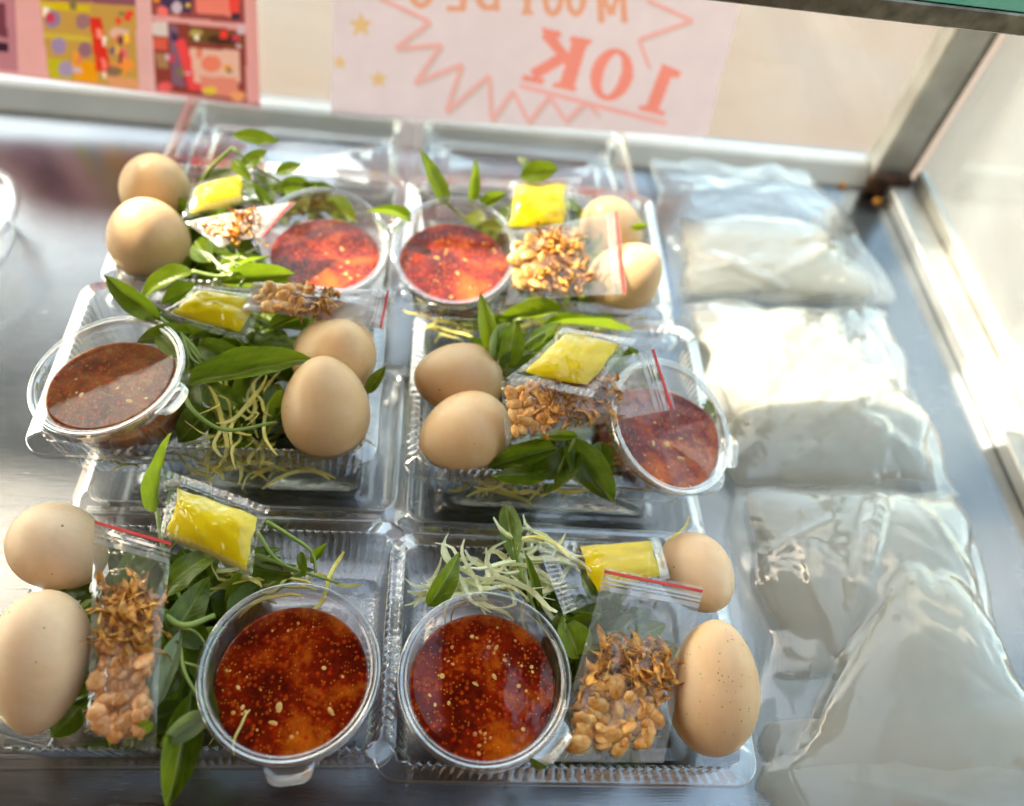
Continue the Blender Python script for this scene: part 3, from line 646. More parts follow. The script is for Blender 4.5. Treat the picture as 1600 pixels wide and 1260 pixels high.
def cup(px, py, z, n, tab, fill, sauce, label, nseed=70):
    top = Vector(at(px, py, z)); n = Vector(n).normalized()
    x, y, n = basis(n, Vector((math.cos(tab), math.sin(tab), 0)))
    R = Matrix((x, y, n)).transposed()
    base = top - n*CH; CUPS.append((base+top)/2)
    t = thing('sauce_cup', label, 'sauce cup', tuple(base), 'lidded cups of chilli sauce')
    Mx = R.to_4x4(); Mx.translation = base
    c = inst('cup_body', ME_CUP, t, Mx); ORG[c.name] = ORG[t.name]
    l = inst('cup_lid', ME_CUPLID, t, Mx)
    # sauce: fills the tilted cup up to a level surface
    zl = (base + n*(CH*fill)).z; K = 64; rings = []
    bot = []; srf = []
    for k in range(K):
        a = 2*math.pi*k/K; d = x*math.cos(a)+y*math.sin(a)
        p0 = base + d*(RBm-.1) + n*.18; p1 = base + d*(RT-.07) + n*(CH-.45)
        tt = (zl-p0.z)/(p1.z-p0.z); tt = max(.05, min(1.0, tt))
        bot.append(p0); srf.append(p0.lerp(p1, tt))
    v = [tuple(base+n*.2)] + [tuple(p) for p in bot]; f = [(0, 1+(k+1) % K, 1+k) for k in range(K)]
    prev = 1
    for s in (.33, .66, 1.0):
        st = len(v); v += [tuple(b.lerp(q, s)) for b, q in zip(bot, srf)]
        f += [(prev+k, prev+(k+1) % K, st+(k+1) % K, st+k) for k in range(K)]; prev = st
    cen = sum(srf, Vector())/K
    for s in (.97, .85, .7, .55, .4, .25, .1):
        st = len(v)
        for q in srf:
            p = cen.lerp(q, s); p.z += (-.02 + .02*noise.noise(p*.8))*(1-s**6); v.append(tuple(p))
        f += [(prev+k, prev+(k+1) % K, st+(k+1) % K, st+k) for k in range(K)]; prev = st
    cen.z += -.02 + .02*noise.noise(cen*.8); st = len(v); v.append(tuple(cen)); f += [(prev+k, prev+(k+1) % K, st) for k in range(K)]
    s = part('sauce', v, f, M[sauce], t)
    # chilli seeds and flakes floating in it
    mb = MB(); rr_ = random.Random(px)
    for k in range(int(nseed*1.5)):
        a = rr_.random()*2*math.pi; q = srf[int(a/(2*math.pi)*K) % K]; u = rr_.random()**.55*.94
        p = cen.lerp(q, u); sz = rr_.choice([.03, .04, .05, .065, .085, .12])*rr_.uniform(.8, 1.2); rot = rr_.random()*6.28
        e = rr_.uniform(.6, 1)
        mb.add([(p.x+sz*(sx*math.cos(rot)-sy*e*math.sin(rot)), p.y+sz*(sx*math.sin(rot)+sy*e*math.cos(rot)), p.z-.025+sz*.45*sz_) for sx, sy, sz_ in seed_v], seed_f)
    tag(part('chilli_seeds', mb.v, mb.f, M['seed'], s), kind='stuff')
    for k in range(3):
        a = rr_.random()*6.28; q = srf[int(a/6.283*K) % K]; p = cen.lerp(q, rr_.random()*.75)
        L_ = rr_.uniform(.16, .34); w_ = L_*rr_.uniform(.45, .7); rot = rr_.random()*6.28; vv = []
        for sx, sy, sz_ in seed_v:
            X, Y = sx*L_, sy*w_*(1+.25*sx); vv.append((p.x+X*math.cos(rot)-Y*math.sin(rot), p.y+X*math.sin(rot)+Y*math.cos(rot), p.z-.05+sz_*.18*(1+.5*sy)))
        part('garlic_bit', vv, seed_f, M['garlic'], s)
    return t
cup(453, 1047, 5.6, (.02, -.10, 1), -1.45, .70, 'sauce_red', 'sauce cup with front tab beside the yellow sachet in the front left box', 110)
cup(758, 1058, 5.5, (-.02, -.10, 1), -.75, .72, 'sauce_red', 'cup of red sauce at the left of the front right box', 120)
cup(168, 584, 7.4, (-.17, .00, 1), -.45, .66, 'sauce_brown', 'cup of brownish sauce tilted in the middle left box', 60)
cup(1050, 664, 7.3, (.36, -.22, 1), -.2, .66, 'sauce_red', 'steeply tilted sauce cup half under the zip bag in the middle right box', 90)
cup(507, 376, 7.0, (.08, -.22, 1), 3.0, .66, 'sauce_red', 'cup of sauce at the right of the back left box', 60)
cup(711, 391, 7.0, (-.05, -.26, 1), 2.6, .74, 'sauce_red', 'cup of bright red sauce at the left of the back right box', 70)

# ------------------------------------------------------------------ pouches: zip bags and sachets
def bil(C, u, v):
    a, b, c, d = C; return a*((1-u)*(1-v)) + b*(u*(1-v)) + c*(u*v) + d*((1-u)*v)
def pouch_grid(C, n, m, bulge, sag, seed, wr, pinch=.0):
    """two film sheets sealed round the border; returns points of the upper sheet, lower sheet and the normal"""
    C = [np.asarray(c, float) for c in C]
    nrm = np.cross(C[1]-C[0], C[3]-C[0]); nrm /= np.linalg.norm(nrm)
    if nrm @ CW > 0: nrm = -nrm
    top = []; bot = []
    for j in range(m+1):
        for i in range(n+1):
            u, v = i/n, j/m
            e = (math.sin(math.pi*u)**.75)*(math.sin(math.pi*min(1, max(0, (v-.04)/.96)))**.7) if 0 < u < 1 and 0 < v < 1 else 0
            uu = .5+(u-.5)*(1-pinch*math.sin(math.pi*v))
            p = bil(C, uu, v)
            w = wr*noise.fractal(Vector((u*3+seed, v*4, seed*.7)), 1, 2, 3) + wr*.8*abs(noise.noise(Vector((u*5+v*3+seed, v*2-u*4, 3.1))))
            base = sag*math.sin(math.pi*v)*.5 + .10*noise.noise(Vector((u*1.6+seed*2, v*1.6, 9)))
            top.append(p+nrm*(base+bulge*e+w*(.35+.65*e))); bot.append(p+nrm*(base-bulge*.8*e+w*.35*(1-e)))
    f = [(j*(n+1)+i, j*(n+1)+i+1, (j+1)*(n+1)+i+1, (j+1)*(n+1)+i) for j in range(m) for i in range(n)]
    return np.array(top), np.array(bot), f, nrm, C
def grid_at(G, n, m, u, v):
    i = min(n-1, int(u*n)); j = min(m-1, int(v*m)); a = u*n-i; b = v*m-j; k = j*(n+1)+i
    return (G[k]*(1-a)+G[k+1]*a)*(1-b) + (G[k+n+1]*(1-a)+G[k+n+2]*a)*b
def px3(L3): return [at(*q) for q in L3]
def blob_mesh(name, mat, sx, sy, sz, seed, flat=False, n=9, m=6):
    v = []; f = []
    for i in range(m+1):
        t = math.pi*i/m
        for a in range(n):
            p = 2*math.pi*a/n; d = 1+.16*noise.noise(Vector((math.cos(p)*1.3+seed*3.3, math.sin(p)*1.3, math.cos(t)*1.3)))
            z = math.cos(t)*d
            if flat and z < -.1: z = -.1
            v.append((math.sin(t)*math.cos(p)*sx*d, math.sin(t)*math.sin(p)*sy*d*(1+.15*math.cos(p)), z*sz))
    for i in range(m):
        for a in range(n): f.append((i*n+a, i*n+(a+1) % n, i*n+n+(a+1) % n, i*n+n+a))
    return mesh_data(name, v, f, mat)
def curl_mesh(name, mat, seed):
    """fried shallot: a thin crinkled curled strip"""
    r = random.Random(seed); n = 9; v = []; f = []
    turn = r.uniform(1.2, 4.4); R = r.uniform(.32, .55); w = r.uniform(.13, .24)
    for k in range(n+1):
        t = k/n; a = turn*(t-.5); rad = R*(1+.25*math.sin(3*t+seed))
        for q in (-1, 1):
            tw = .7*math.sin(4*t+seed)
            v.append((rad*math.sin(a)*1.15, rad*(1-math.cos(a))+q*w*math.cos(tw), q*w*math.sin(tw)+.08*math.sin(7*t+seed)))
        for q in (1, -1):
            tw = .7*math.sin(4*t+seed)
            v.append((rad*math.sin(a)*1.15, rad*(1-math.cos(a))+q*w*math.cos(tw)-.03, q*w*math.sin(tw)+.08*math.sin(7*t+seed)+.05))
    for k in range(n):
        for q in range(4): f.append((k*4+q, k*4+(q+1) % 4, k*4+4+(q+1) % 4, k*4+4+q))
    f += [(0, 1, 2, 3), (n*4+3, n*4+2, n*4+1, n*4)]
    return mesh_data(name, v, f, mat, smooth=True)
ME_PEA = {k: [blob_mesh('peanut', M[k], .5*q, .34*q, .19*q, s, s % 2 == 0) for s, q in enumerate((1.2, 1.05, 1.25, .9, 1.1, .75))] for k in ('peanut', 'peanut_pink')}
ME_SHA = [curl_mesh('shallot', M['shallot'], s) for s in range(10)]
def rand_rot(r, nrm, flat=.5):
    x, y, n = basis(Vector(nrm) + Vector((r.uniform(-1, 1), r.uniform(-1, 1), r.uniform(-1, 1)))*flat, Vector((r.uniform(-1, 1), r.uniform(-1, 1), r.uniform(-1, 1))))
    return Matrix((x, y, n)).transposed()
def zip_bag(corners, label, bulge=.45, sag=.2, seed=1, split=.62, npea=24, nsha=26, v0=.32, v1=.95, pea='peanut', scale=1.0, u0=.15, u1=.85, wr=.10, film='film'):
    """corners run along the zip edge first: zip left, zip right, bottom right, bottom left, each (px, py, z)"""
    C = px3(corners); n, m = 26, 40
    top, bot, f, nrm, C = pouch_grid(C, n, m, bulge, sag, seed, wr, .04)
    t = thing('zip_bag', label, 'zip bag', tuple(C[2]*.5+C[3]*.5), 'zip bags of peanuts and fried shallots')
    V = list(top)+list(bot); o = len(top)
    F = list(f)+[tuple(i+o for i in q[::-1]) for q in f]
    part('film', V, F, M[film], t)
    # zip ridges and the red line: thin strips standing on the film
    def strip(name, va, vb, lift, mat, h=.035):
        vs = []; K = 30; row = 0
        for k in range(K+1):
            u = .005+.99*k/K
            a = grid_at(top, n, m, u, va); b = grid_at(top, n, m, u, vb)
            vs += [a+nrm*(lift-.02), a+nrm*(lift+h), b+nrm*(lift+h), b+nrm*(lift-.02)]
        fs = [(k*4+j, k*4+4+j, k*4+4+j+1, k*4+j+1) for k in range(K) for j in range(3)]
        return part(name, vs, fs, mat, t, smooth=False)
    strip('red_line', .018, .034, .03, M['red'])
    for va, vb in ((.055, .070), (.082, .092), (.104, .130)): strip('zip_ridge', va, vb, .015, M['ridge'])
    r = random.Random(seed*7+1)
    def put(me, name, u, v, off, sc_, flat):
        a = grid_at(top, n, m, u, v); b = grid_at(bot, n, m, u, v)
        p = b+(a-b)*off
        Mx = (rand_rot(r, nrm, flat)*sc_).to_4x4(); Mx.translation = Vector(p)
        inst(name, me, t, Mx)
    for k in range(int(nsha*4.2)):
        v = v0+(split+.06-v0)*r.random()**.85; u = u0+(u1-u0)*r.random()
        put(r.choice(ME_SHA), 'shallot', u, v, r.uniform(.15, .85), scale*r.uniform(.8, 1.3), .9)
    mb = MB()
    for k in range(150):
        u = u0+(u1-u0)*r.random(); v = v0+(v1-v0)*r.random()**.8; a = grid_at(top, n, m, u, v); b = grid_at(bot, n, m, u, v); p = Vector(b+(a-b)*r.uniform(.1, .8)); q = r.uniform(.06, .2)*scale
        R = rand_rot(r, nrm, 1); ws = [R @ Vector((x*q*r.uniform(.6, 1.3), y*q*r.uniform(.4, 1), z*q*r.uniform(.3, .8))) + p for x, y, z in ((1, 0, 0), (-.5, .8, 0), (-.5, -.8, 0), (.1, .1, 1), (-.1, 0, -.8))]
        mb.add(ws, [(0, 1, 3), (1, 2, 3), (2, 0, 3), (1, 0, 4), (2, 1, 4), (0, 2, 4)])
    tag(part('crumbs', mb.v, mb.f, M['shallot'], t, smooth=False), kind='stuff')
    cells = []; cols_ = 4; npea = int(npea*2.3); rows = max(1, -(-npea//cols_))
    for k in range(npea):
        u = u0+(u1-u0)*((k % cols_)+.5+r.uniform(-.35, .35))/cols_; v = split-.02+(v1-split+.02)*((k//cols_)+.5+r.uniform(-.4, .4))/rows
        put(r.choice(ME_PEA[pea]), 'peanut', min(.86, max(.14, u)), min(.94, v), r.uniform(.4, .85), scale*r.choice([.55, .7, .85, 1, 1.1, 1.2]), .6)
    return t
zip_bag([(148, 808, 7.0), (270, 843, 7.0), (243, 1178, 5.0), (135, 1146, 4.8)], 'zip bag of pinkish peanuts standing between the eggs and leaves, front left box', .42, .25, 1, .58, 26, 24, .30, .96, 'peanut_pink', .95)
zip_bag([(945, 886, 6.9), (1100, 918, 6.9), (1036, 1192, 4.5), (858, 1190, 4.7)], 'zip bag of peanuts and shallots leaning on the speckled egg', .42, .15, 2, .62, 26, 30, .36, .93, 'peanut', .95)
zip_bag([(612, 456, 8.6), (600, 516, 8.2), (378, 486, 8.2), (396, 441, 8.6)], 'zip bag lying flat across the top of the middle left box', .28, .15, 3, .60, 12, 14, .36, .92, 'peanut', .8, film='film_milky')
zip_bag([(1026, 545, 9.4), (1056, 640, 8.4), (790, 698, 7.6), (783, 598, 8.4)], 'zip bag with peanuts at its left end, lying on the middle right box', .42, .2, 4, .70, 14, 30, .34, .95, 'peanut', .9)
zip_bag([(462, 316, 8.8), (412, 372, 8.2), (345, 388, 7.4), (288, 346, 7.6)], 'folded zip bag in the sun beside the eggs of the back left box', .25, .3, 5, .55, 10, 12, .3, .9, 'peanut_pink', .8, film='film_milky')
zip_bag([(966, 330, 8.6), (980, 461, 7.0), (792, 476, 6.8), (800, 362, 8.6)], 'zip bag of shallots lit by the sun in the back right box', .42, .15, 6, .72, 12, 34, .36, .96, 'peanut', .95)

def sachet(corners, fill, label, seed, bulge=.6, lift=.0):
    """clear sachet: film with crimped seals and a yellow filling; fill = (u0, u1, v0, v1)"""
    C = px3(corners); n, m = 30, 30
    top, bot, f, nrm, C = pouch_grid(C, n, m, .12, .15, seed, .11, .07)
    u0, u1, v0, v1 = fill
    def fb(u, v):
        a = (u-u0)/(u1-u0); b = (v-v0)/(v1-v0)
        if a <= 0 or a >= 1 or b <= 0 or b >= 1: return 0
        return bulge*((1-abs(2*a-1)**3)*(1-abs(2*b-1)**3))**.6*(1+.3*noise.noise(Vector((u*3+seed, v*3, 1))))
    T = top.copy(); B = bot.copy()
    for j in range(m+1):
        for i in range(n+1):
            k = j*(n+1)+i; h = fb(i/n, j/m); T[k] += nrm*(h*.95+.03); B[k] -= nrm*(h*.6+.02)
    t = thing('sachet', label, 'sachet', tuple(C[3]*.5+C[2]*.5), 'clear sachets of yellow filling')
    o = len(T); part('film', list(T)+list(B), list(f)+[tuple(i+o for i in q[::-1]) for q in f], M['sachet'], t)
    # crimped seals along two opposite ends, ribbed
    for name, va, vb in (('seal', .0, .12), ('seal', .9, 1.0)):
        vs = []; K = 60; J = 4
        for k in range(K+1):
            for q in range(J+1):
                p = grid_at(T, n, m, k/K*.998, min(.999, va+(vb-va)*q/J)); vs.append(p+nrm*(.04+.03*math.sin(k*1.6)))
        part(name, vs, [(k*(J+1)+q, (k+1)*(J+1)+q, (k+1)*(J+1)+q+1, k*(J+1)+q+1) for k in range(K) for q in range(J)], M['seal'], t)
    # filling
    K = 20; vs = []; fs = []
    for sgn, sc_ in ((1, .62), (-1, .42)):
        for j in range(K+1):
            for i in range(K+1):
                a, b = i/K, j/K
                # round off and wobble the outline
                x, y = 2*a-1, 2*b-1
                X = x*math.sqrt(1-.12*y*y); Y = y*math.sqrt(1-.12*x*x)
                wob = 1+.12*noise.noise(Vector((X*1.6+seed*3, Y*1.6, .5)))-.04
                X *= wob; Y *= wob
                u = u0+(u1-u0)*(X*.94+1)/2; v = v0+(v1-v0)*(Y*.94+1)/2
                u = min(.97, max(.02, u)); v = min(.97, max(.02, v))
                e = ((1-abs(x)**2.4)*(1-abs(y)**2.4))**.55*(1+.22*noise.noise(Vector((x*2.2+seed, y*2.2, 4))))
                p = (grid_at(top, n, m, u, v)+grid_at(bot, n, m, u, v))/2
                vs.append(p+nrm*sgn*bulge*sc_*e*(1+.25*noise.noise(Vector((u*3+seed, v*3, 1)))))
    w = K+1
    for s in (0, 1):
        for j in range(K):
            for i in range(K):
                q = (s*w*w+j*w+i, s*w*w+j*w+i+1, s*w*w+(j+1)*w+i+1, s*w*w+(j+1)*w+i); fs.append(q if s == 0 else q[::-1])
    part('filling', vs, fs, M['yellow'], t)
    return t
sachet([(247, 730, 6.6), (424, 794, 6.6), (394, 905, 5.9), (234, 830, 6.2)], (.1, 1.0, .14, 1.0), 'plump yellow sachet between the middle row and the front left box', 1, .65)
sachet([(838, 849, 5.6), (880, 962, 5.2), (1046, 905, 5.4), (1030, 840, 5.6)], (.0, .95, .28, .97), 'crinkled yellow sachet behind the zip bag in the front right box', 2, .5)
sachet([(305, 448, 8.2), (424, 466, 8.0), (388, 538, 7.4), (246, 492, 7.6)], (.0, .95, .04, .9), 'yellow sachet lying on the herbs of the middle left box', 3, .4)
sachet([(880, 512, 9.6), (994, 532, 9.6), (925, 622, 9.2), (790, 594, 9.0)], (.02, .95, .03, .9), 'yellow sachet overlapping the zip bag on the middle right box', 4, .35)
sachet([(298, 290, 7.2), (396, 262, 7.6), (404, 312, 7.2), (284, 342, 7.0)], (.0, .86, .02, 1.0), 'yellow sachet next to the rear egg of the back left box', 5, .35)
sachet([(795, 284, 8.8), (908, 278, 8.8), (905, 366, 7.6), (782, 366, 7.6)], (.03, .86, .03, .92), 'bright yellow sachet standing behind the back right zip bag', 6, .6)

# ------------------------------------------------------------------ herbs and shredded mango
def leaf_mesh(name, mat, fold, bend, twist, seed):
    n, m = 14, 6; v = []; f = []
    for i in range(n+1):
        t = i/n; w = (t**.62)*((1-t)**.85)*2.05*.5 if 0 < t < 1 else .004
        for j in range(m+1):
            s = 2*j/m-1; y = s*w
            z = abs(s)*w*fold - bend*(t-.15)**2 + .035*noise.noise(Vector((t*4+seed, s*1.5, 0))) + .012*s*s*math.sin(t*17+seed)
            a = twist*t; v.append((t, y*math.cos(a)-.0*z, z + y*math.sin(a)))
    for i in range(n):
        for j in range(m): f.append((i*(m+1)+j, (i+1)*(m+1)+j, (i+1)*(m+1)+j+1, i*(m+1)+j+1))
    me = mesh_data(name, v, f, mat); return me
LEAF = {k: [leaf_mesh('leaf', M[k], fo, be, tw, i) for i, (fo, be, tw) in enumerate(((.35, .12, .2), (.5, .25, -.3), (.25, -.1, .4), (.4, .45, .1), (.6, .18, -.6), (.8, .3, .5), (.15, .55, -.2), (.45, -.25, .7)))] for k in ('leaf', 'leaf_bright', 'leaf_pale')}
def put_leaf(t, a, b, w, kind, r, face=.75):
    a = Vector(a); b = Vector(b); d = b-a; Ln = d.length; d.normalize()
    hint = Vector((0, 0, 1))*(1-face) - Vector(CW)*face + Vector((r.uniform(-1, 1), r.uniform(-1, 1), r.uniform(-.3, .6)))*.35
    z = hint - d*hint.dot(d)
    if z.length < .05: z = Vector((0, -1, .3)); z -= d*z.dot(d)
    z.normalize(); y = z.cross(d)
    R = Matrix((d*Ln, y*w, z*Ln)).transposed(); Mx = R.to_4x4(); Mx.translation = a
    inst('leaf', r.choice(LEAF[kind]), t, Mx)
def sprig(leaves, stems, label, seed=0, mat='stem'):
    """leaves: (base px, py, z, tip px, py, z, width cm, kind); stems: (points, radius)"""
    l0 = at(*leaves[0][:3]); r = random.Random(seed)
    t = thing('herb_sprig', label, 'herb sprig', tuple(l0), 'sprigs of green herbs')
    k = {'d': 'leaf', 'b': 'leaf_bright', 'p': 'leaf_pale'}
    for q in leaves: put_leaf(t, at(*q[:3]), at(*q[3:6]), q[6], k[q[7]], r)
    for pts, rad in stems:
        P = spline([at(*p) for p in pts], 6); v, f = tube(P, [rad*(1-.35*i/(len(P)-1)) for i in range(len(P))], 7)
        part('stem', v, f, M[mat], t)
    return t
sprig([(246, 800, 4.5, 252, 682, 8.2, 1.15, 'b'), (252, 930, 5.5, 336, 842, 6.8, 1.9, 'd'), (262, 1005, 5.2, 328, 905, 6.2, 1.8, 'd'), (325, 1010, 4.8, 262, 950, 5.5, 1.6, 'd')],
      [([(246, 800, 4.5), (258, 870, 4.6), (300, 980, 4.4)], .12)], 'herb sprig with one tall leaf in front of the middle left box', 1)
sprig([(300, 1085, 4.6, 262, 1268, 3.6, 2.0, 'd'), (326, 1112, 5.0, 248, 1168, 4.9, 1.3, 'p'), (246, 1105, 4.9, 286, 985, 5.4, .9, 'p'), (300, 1010, 4.6, 330, 1080, 4.4, 1.3, 'd'), (310, 1060, 4.3, 340, 1150, 4.2, 1.5, 'd'), (240, 1130, 5.6, 205, 1148, 5.2, .7, 'b'), (282, 1050, 4.2, 240, 1100, 4.0, 1.3, 'd')],
      [([(248, 955, 5.6), (285, 978, 5.9), (336, 962, 5.7)], .17), ([(280, 985, 5.2), (288, 1050, 5.2), (322, 1105, 5.2)], .11), ([(250, 990, 5.1), (300, 985, 5.4), (330, 1020, 5.2)], .08), ([(285, 1035, 5.1), (320, 1045, 5.2)], .07)],
      'herb sprig hanging a dark leaf over the front edge of the front left box', 2)
sprig([(486, 880, 4.8, 514, 848, 5.6, .5, 'b'), (470, 862, 5.2, 478, 902, 4.6, .7, 'b'), (392, 868, 4.8, 474, 893, 5.0, .9, 'p'), (396, 888, 4.6, 460, 900, 4.7, 1.1, 'd'), (395, 862, 5.0, 438, 860, 5.0, .6, 'd')],
      [([(416, 815, 5.6), (450, 836, 5.6), (486, 862, 5.4), (494, 895, 5.0)], .11), ([(402, 832, 5.2), (440, 880, 4.9), (530, 912, 4.4)], .10)], 'curled bright sprig above the sauce cup of the front left box', 3)
sprig([(150, 870, 4.6, 70, 925, 3.9, 1.7, 'd'), (142, 905, 4.2, 92, 930, 3.8, 1.4, 'd'), (146, 862, 5.0, 108, 892, 4.6, .8, 'b'), (140, 930, 3.4, 100, 900, 3.6, 1.5, 'd')], [], 'dark leaves squeezed between the two eggs of the front left box', 4)
sprig([(790, 790, 5.4, 806, 880, 5.2, 1.4, 'd'), (842, 950, 4.9, 822, 862, 6.0, .7, 'd'), (668, 948, 5.0, 722, 872, 6.4, 1.5, 'd')], [([(806, 870, 5.0), (838, 960, 4.6), (860, 1000, 4)], .09)], 'narrow dark leaves among the pale shreds in the front right box', 5)
sprig([(905, 1030, 4.2, 880, 962, 4.9, 2.0, 'b'), (880, 985, 4.2, 935, 965, 4.9, 1.4, 'd'), (870, 960, 4.4, 900, 1010, 4.2, 1.6, 'd'), (860, 1192, 4.2, 822, 1175, 3.9, 1.2, 'd'), (985, 1000, 4.2, 1042, 975, 4.6, 1.3, 'b')], [([(880, 940, 4.6), (884, 985, 4.7)], .1)], 'round green leaves beside the red sauce cup of the front right box', 6)
sprig([(252, 500, 7.4, 157, 431, 9.0, 1.7, 'b'), (290, 560, 7.2, 232, 512, 7.8, 1.2, 'b'), (300, 520, 7.2, 212, 530, 7.4, 1.3, 'd')], [([(250, 498, 7.4), (300, 540, 7.2), (330, 590, 6.6)], .14), ([(282, 520, 7.5), (300, 560, 7.2), (322, 575, 7)], .08)], 'sprig with a pointed leaf rising behind the brown sauce cup', 7)
sprig([(294, 602, 7.0, 487, 553, 8.2, 2.1, 'd'), (308, 542, 7.0, 388, 562, 7.6, 1.6, 'd'), (300, 660, 5.4, 292, 590, 6.6, 1.8, 'd'), (330, 640, 5.6, 275, 690, 4.9, 2.0, 'd'), (400, 560, 6.5, 452, 535, 7.3, 1.6, 'd'), (420, 515, 7.0, 500, 486, 7.5, 1.4, 'd'), (345, 575, 6.6, 305, 530, 7.4, 1.4, 'd'), (430, 600, 5.6, 440, 660, 5.2, 1.6, 'd'), (380, 640, 5.4, 320, 600, 6, 1.6, 'd')],
      [([(284, 598, 7.0), (300, 640, 6.8), (352, 672, 6.4), (432, 660, 6.0)], .13), ([(282, 520, 7.4), (310, 560, 7.0), (340, 585, 6.7)], .1)], 'herb sprig with a broad dark leaf pointing at the eggs of the middle left box', 8)
sprig([(574, 614, 5.8, 601, 573, 7.2, .9, 'd'), (560, 600, 5.6, 585, 560, 6.2, .8, 'd')], [], 'leaf tip poking out right of the middle left eggs', 9)
sprig([(768, 552, 6.8, 754, 464, 9.4, 1.3, 'b'), (792, 575, 6.8, 805, 502, 8.2, 2.0, 'b'), (776, 570, 7.0, 786, 500, 8.2, .7, 'p'), (826, 548, 7.2, 868, 492, 8.4, 1.3, 'b'), (800, 590, 6.6, 850, 560, 7.0, 1.6, 'd'), (780, 585, 6.6, 830, 545, 7.4, 1.7, 'd')], [([(850, 520, 7.8), (815, 545, 7.4), (790, 590, 6.5)], .1)], 'bright herb sprig standing between the eggs and sachet of the middle right box', 10)
sprig([(904, 682, 7.0, 803, 686, 6.4, 1.0, 'b'), (884, 686, 6.6, 952, 785, 4.8, 2.2, 'd'), (870, 700, 6.2, 762, 728, 5.6, 1.5, 'd'), (900, 700, 6.2, 850, 770, 5.2, 2.2, 'd'), (850, 700, 6.0, 800, 760, 5.2, 1.8, 'd'), (940, 690, 6.4, 930, 760, 5.4, 1.8, 'd'), (860, 740, 5.6, 765, 742, 5.4, 1.2, 'd')], [([(900, 684, 6.8), (880, 720, 6.0), (860, 760, 5.0)], .1)], 'dark leaf cluster under the zip bag of the middle right box', 11)
sprig([(1095, 620, 5.2, 1118, 664, 5.2, .7, 'd'), (1000, 560, 7.6, 975, 540, 8.2, .6, 'd')], [], 'small leaf seen through the rim of the steeply tilted cup', 12)
sprig([(362, 212, 9.2, 437, 224, 9.0, 1.0, 'b'), (376, 265, 8.0, 418, 236, 8.6, 1.1, 'b'), (366, 250, 8.2, 392, 284, 7.8, .9, 'b'), (432, 272, 7.6, 470, 256, 8.2, 1.0, 'b'), (440, 292, 7.2, 486, 296, 7.2, .8, 'd'), (425, 300, 7.0, 470, 290, 7.2, .9, 'b')],
      [([(310, 295, 6.2), (330, 262, 7.6), (364, 230, 8.8)], .15), ([(364, 232, 8.8), (400, 262, 8.0), (440, 285, 7.2)], .1)], 'sunlit sprig rising from the back left box towards the glass', 13)
sprig([(302, 424, 7.2, 203, 458, 6.8, 1.8, 'b'), (345, 440, 6.8, 464, 432, 7.0, 1.5, 'b'), (330, 410, 6.6, 300, 372, 6.8, 1.8, 'd'), (345, 425, 6.8, 420, 396, 7.2, 1.6, 'b'), (400, 400, 6.6, 350, 380, 6.9, 1.6, 'd'), (310, 450, 6.6, 250, 470, 6.5, 1.3, 'b'), (370, 425, 6.6, 330, 395, 6.8, 1.3, 'd'), (420, 445, 6.5, 470, 455, 6.6, 1.2, 'b')],
      [([(300, 424, 7.3), (340, 432, 7.2), (372, 425, 7.4), (362, 405, 7.6)], .13)], 'bright leaves along the front of the back left box', 14)
sprig([(700, 322, 7.4, 654, 233, 10.2, 1.5, 'b'), (738, 322, 7.4, 742, 246, 10.0, 1.1, 'b'), (642, 348, 7.2, 577, 322, 8.2, 1.3, 'b'), (750, 325, 7.4, 790, 300, 8.4, 1.0, 'b')], [([(700, 320, 7.4), (730, 345, 7.0)], .1)], 'sprig with upright pointed leaves behind the bright red sauce cup', 15)
sprig([(812, 278, 9.0, 872, 268, 9.4, 1.6, 'b'), (832, 270, 9.2, 810, 243, 9.9, .8, 'p'), (984, 357, 7.8, 1014, 352, 8.0, .6, 'b')], [], 'small bright leaves above the yellow sachet of the back right box', 16)
sprig([(850, 506, 5.6, 992, 510, 5.8, 1.1, 'b'), (880, 486, 6.0, 778, 494, 5.8, 1.2, 'b'), (820, 505, 5.4, 700, 500, 5.4, 1.1, 'd'), (960, 495, 5.8, 900, 515, 5.2, 1.0, 'd'), (760, 505, 5.2, 830, 520, 5.0, 1.0, 'b')], [], 'leaves pressed against the front wall of the back right box', 17)

def strip_mesh(seed, mat):
    r = random.Random(seed); n = 10; pts = []
    c1, c2 = r.uniform(-1.6, 1.6), r.uniform(-1.5, 1.5)
    for k in range(n+1):
        t = k/n-.5; pts.append((t*5*(1-.15*abs(c1)*abs(t)), c1*t*t*4+.4*math.sin(t*7*c2+c1), .9*c2*t*t*2+.15*math.sin(t*9+c1*3)))
    w, h = r.uniform(.09, .17), r.uniform(.04, .08); v = []; f = []
    for k, p in enumerate(pts):
        s = 1-.55*abs(2*k/n-1)**4
        for y, z in ((-w, -h), (w, -h), (w, h), (-w, h)): v.append((p[0], p[1]+y*s, p[2]+z*s))
    for k in range(n):
        for q in range(4): f.append((k*4+q, k*4+4+q, k*4+4+(q+1) % 4, k*4+(q+1) % 4))
    f += [(3, 2, 1, 0), (n*4, n*4+1, n*4+2, n*4+3)]
    return mesh_data('mango_strip', v, f, mat, smooth=False)
STRIP = {k: [strip_mesh(s, M[k]) for s in range(8)] for k in ('mango_pale', 'mango_yellow')}
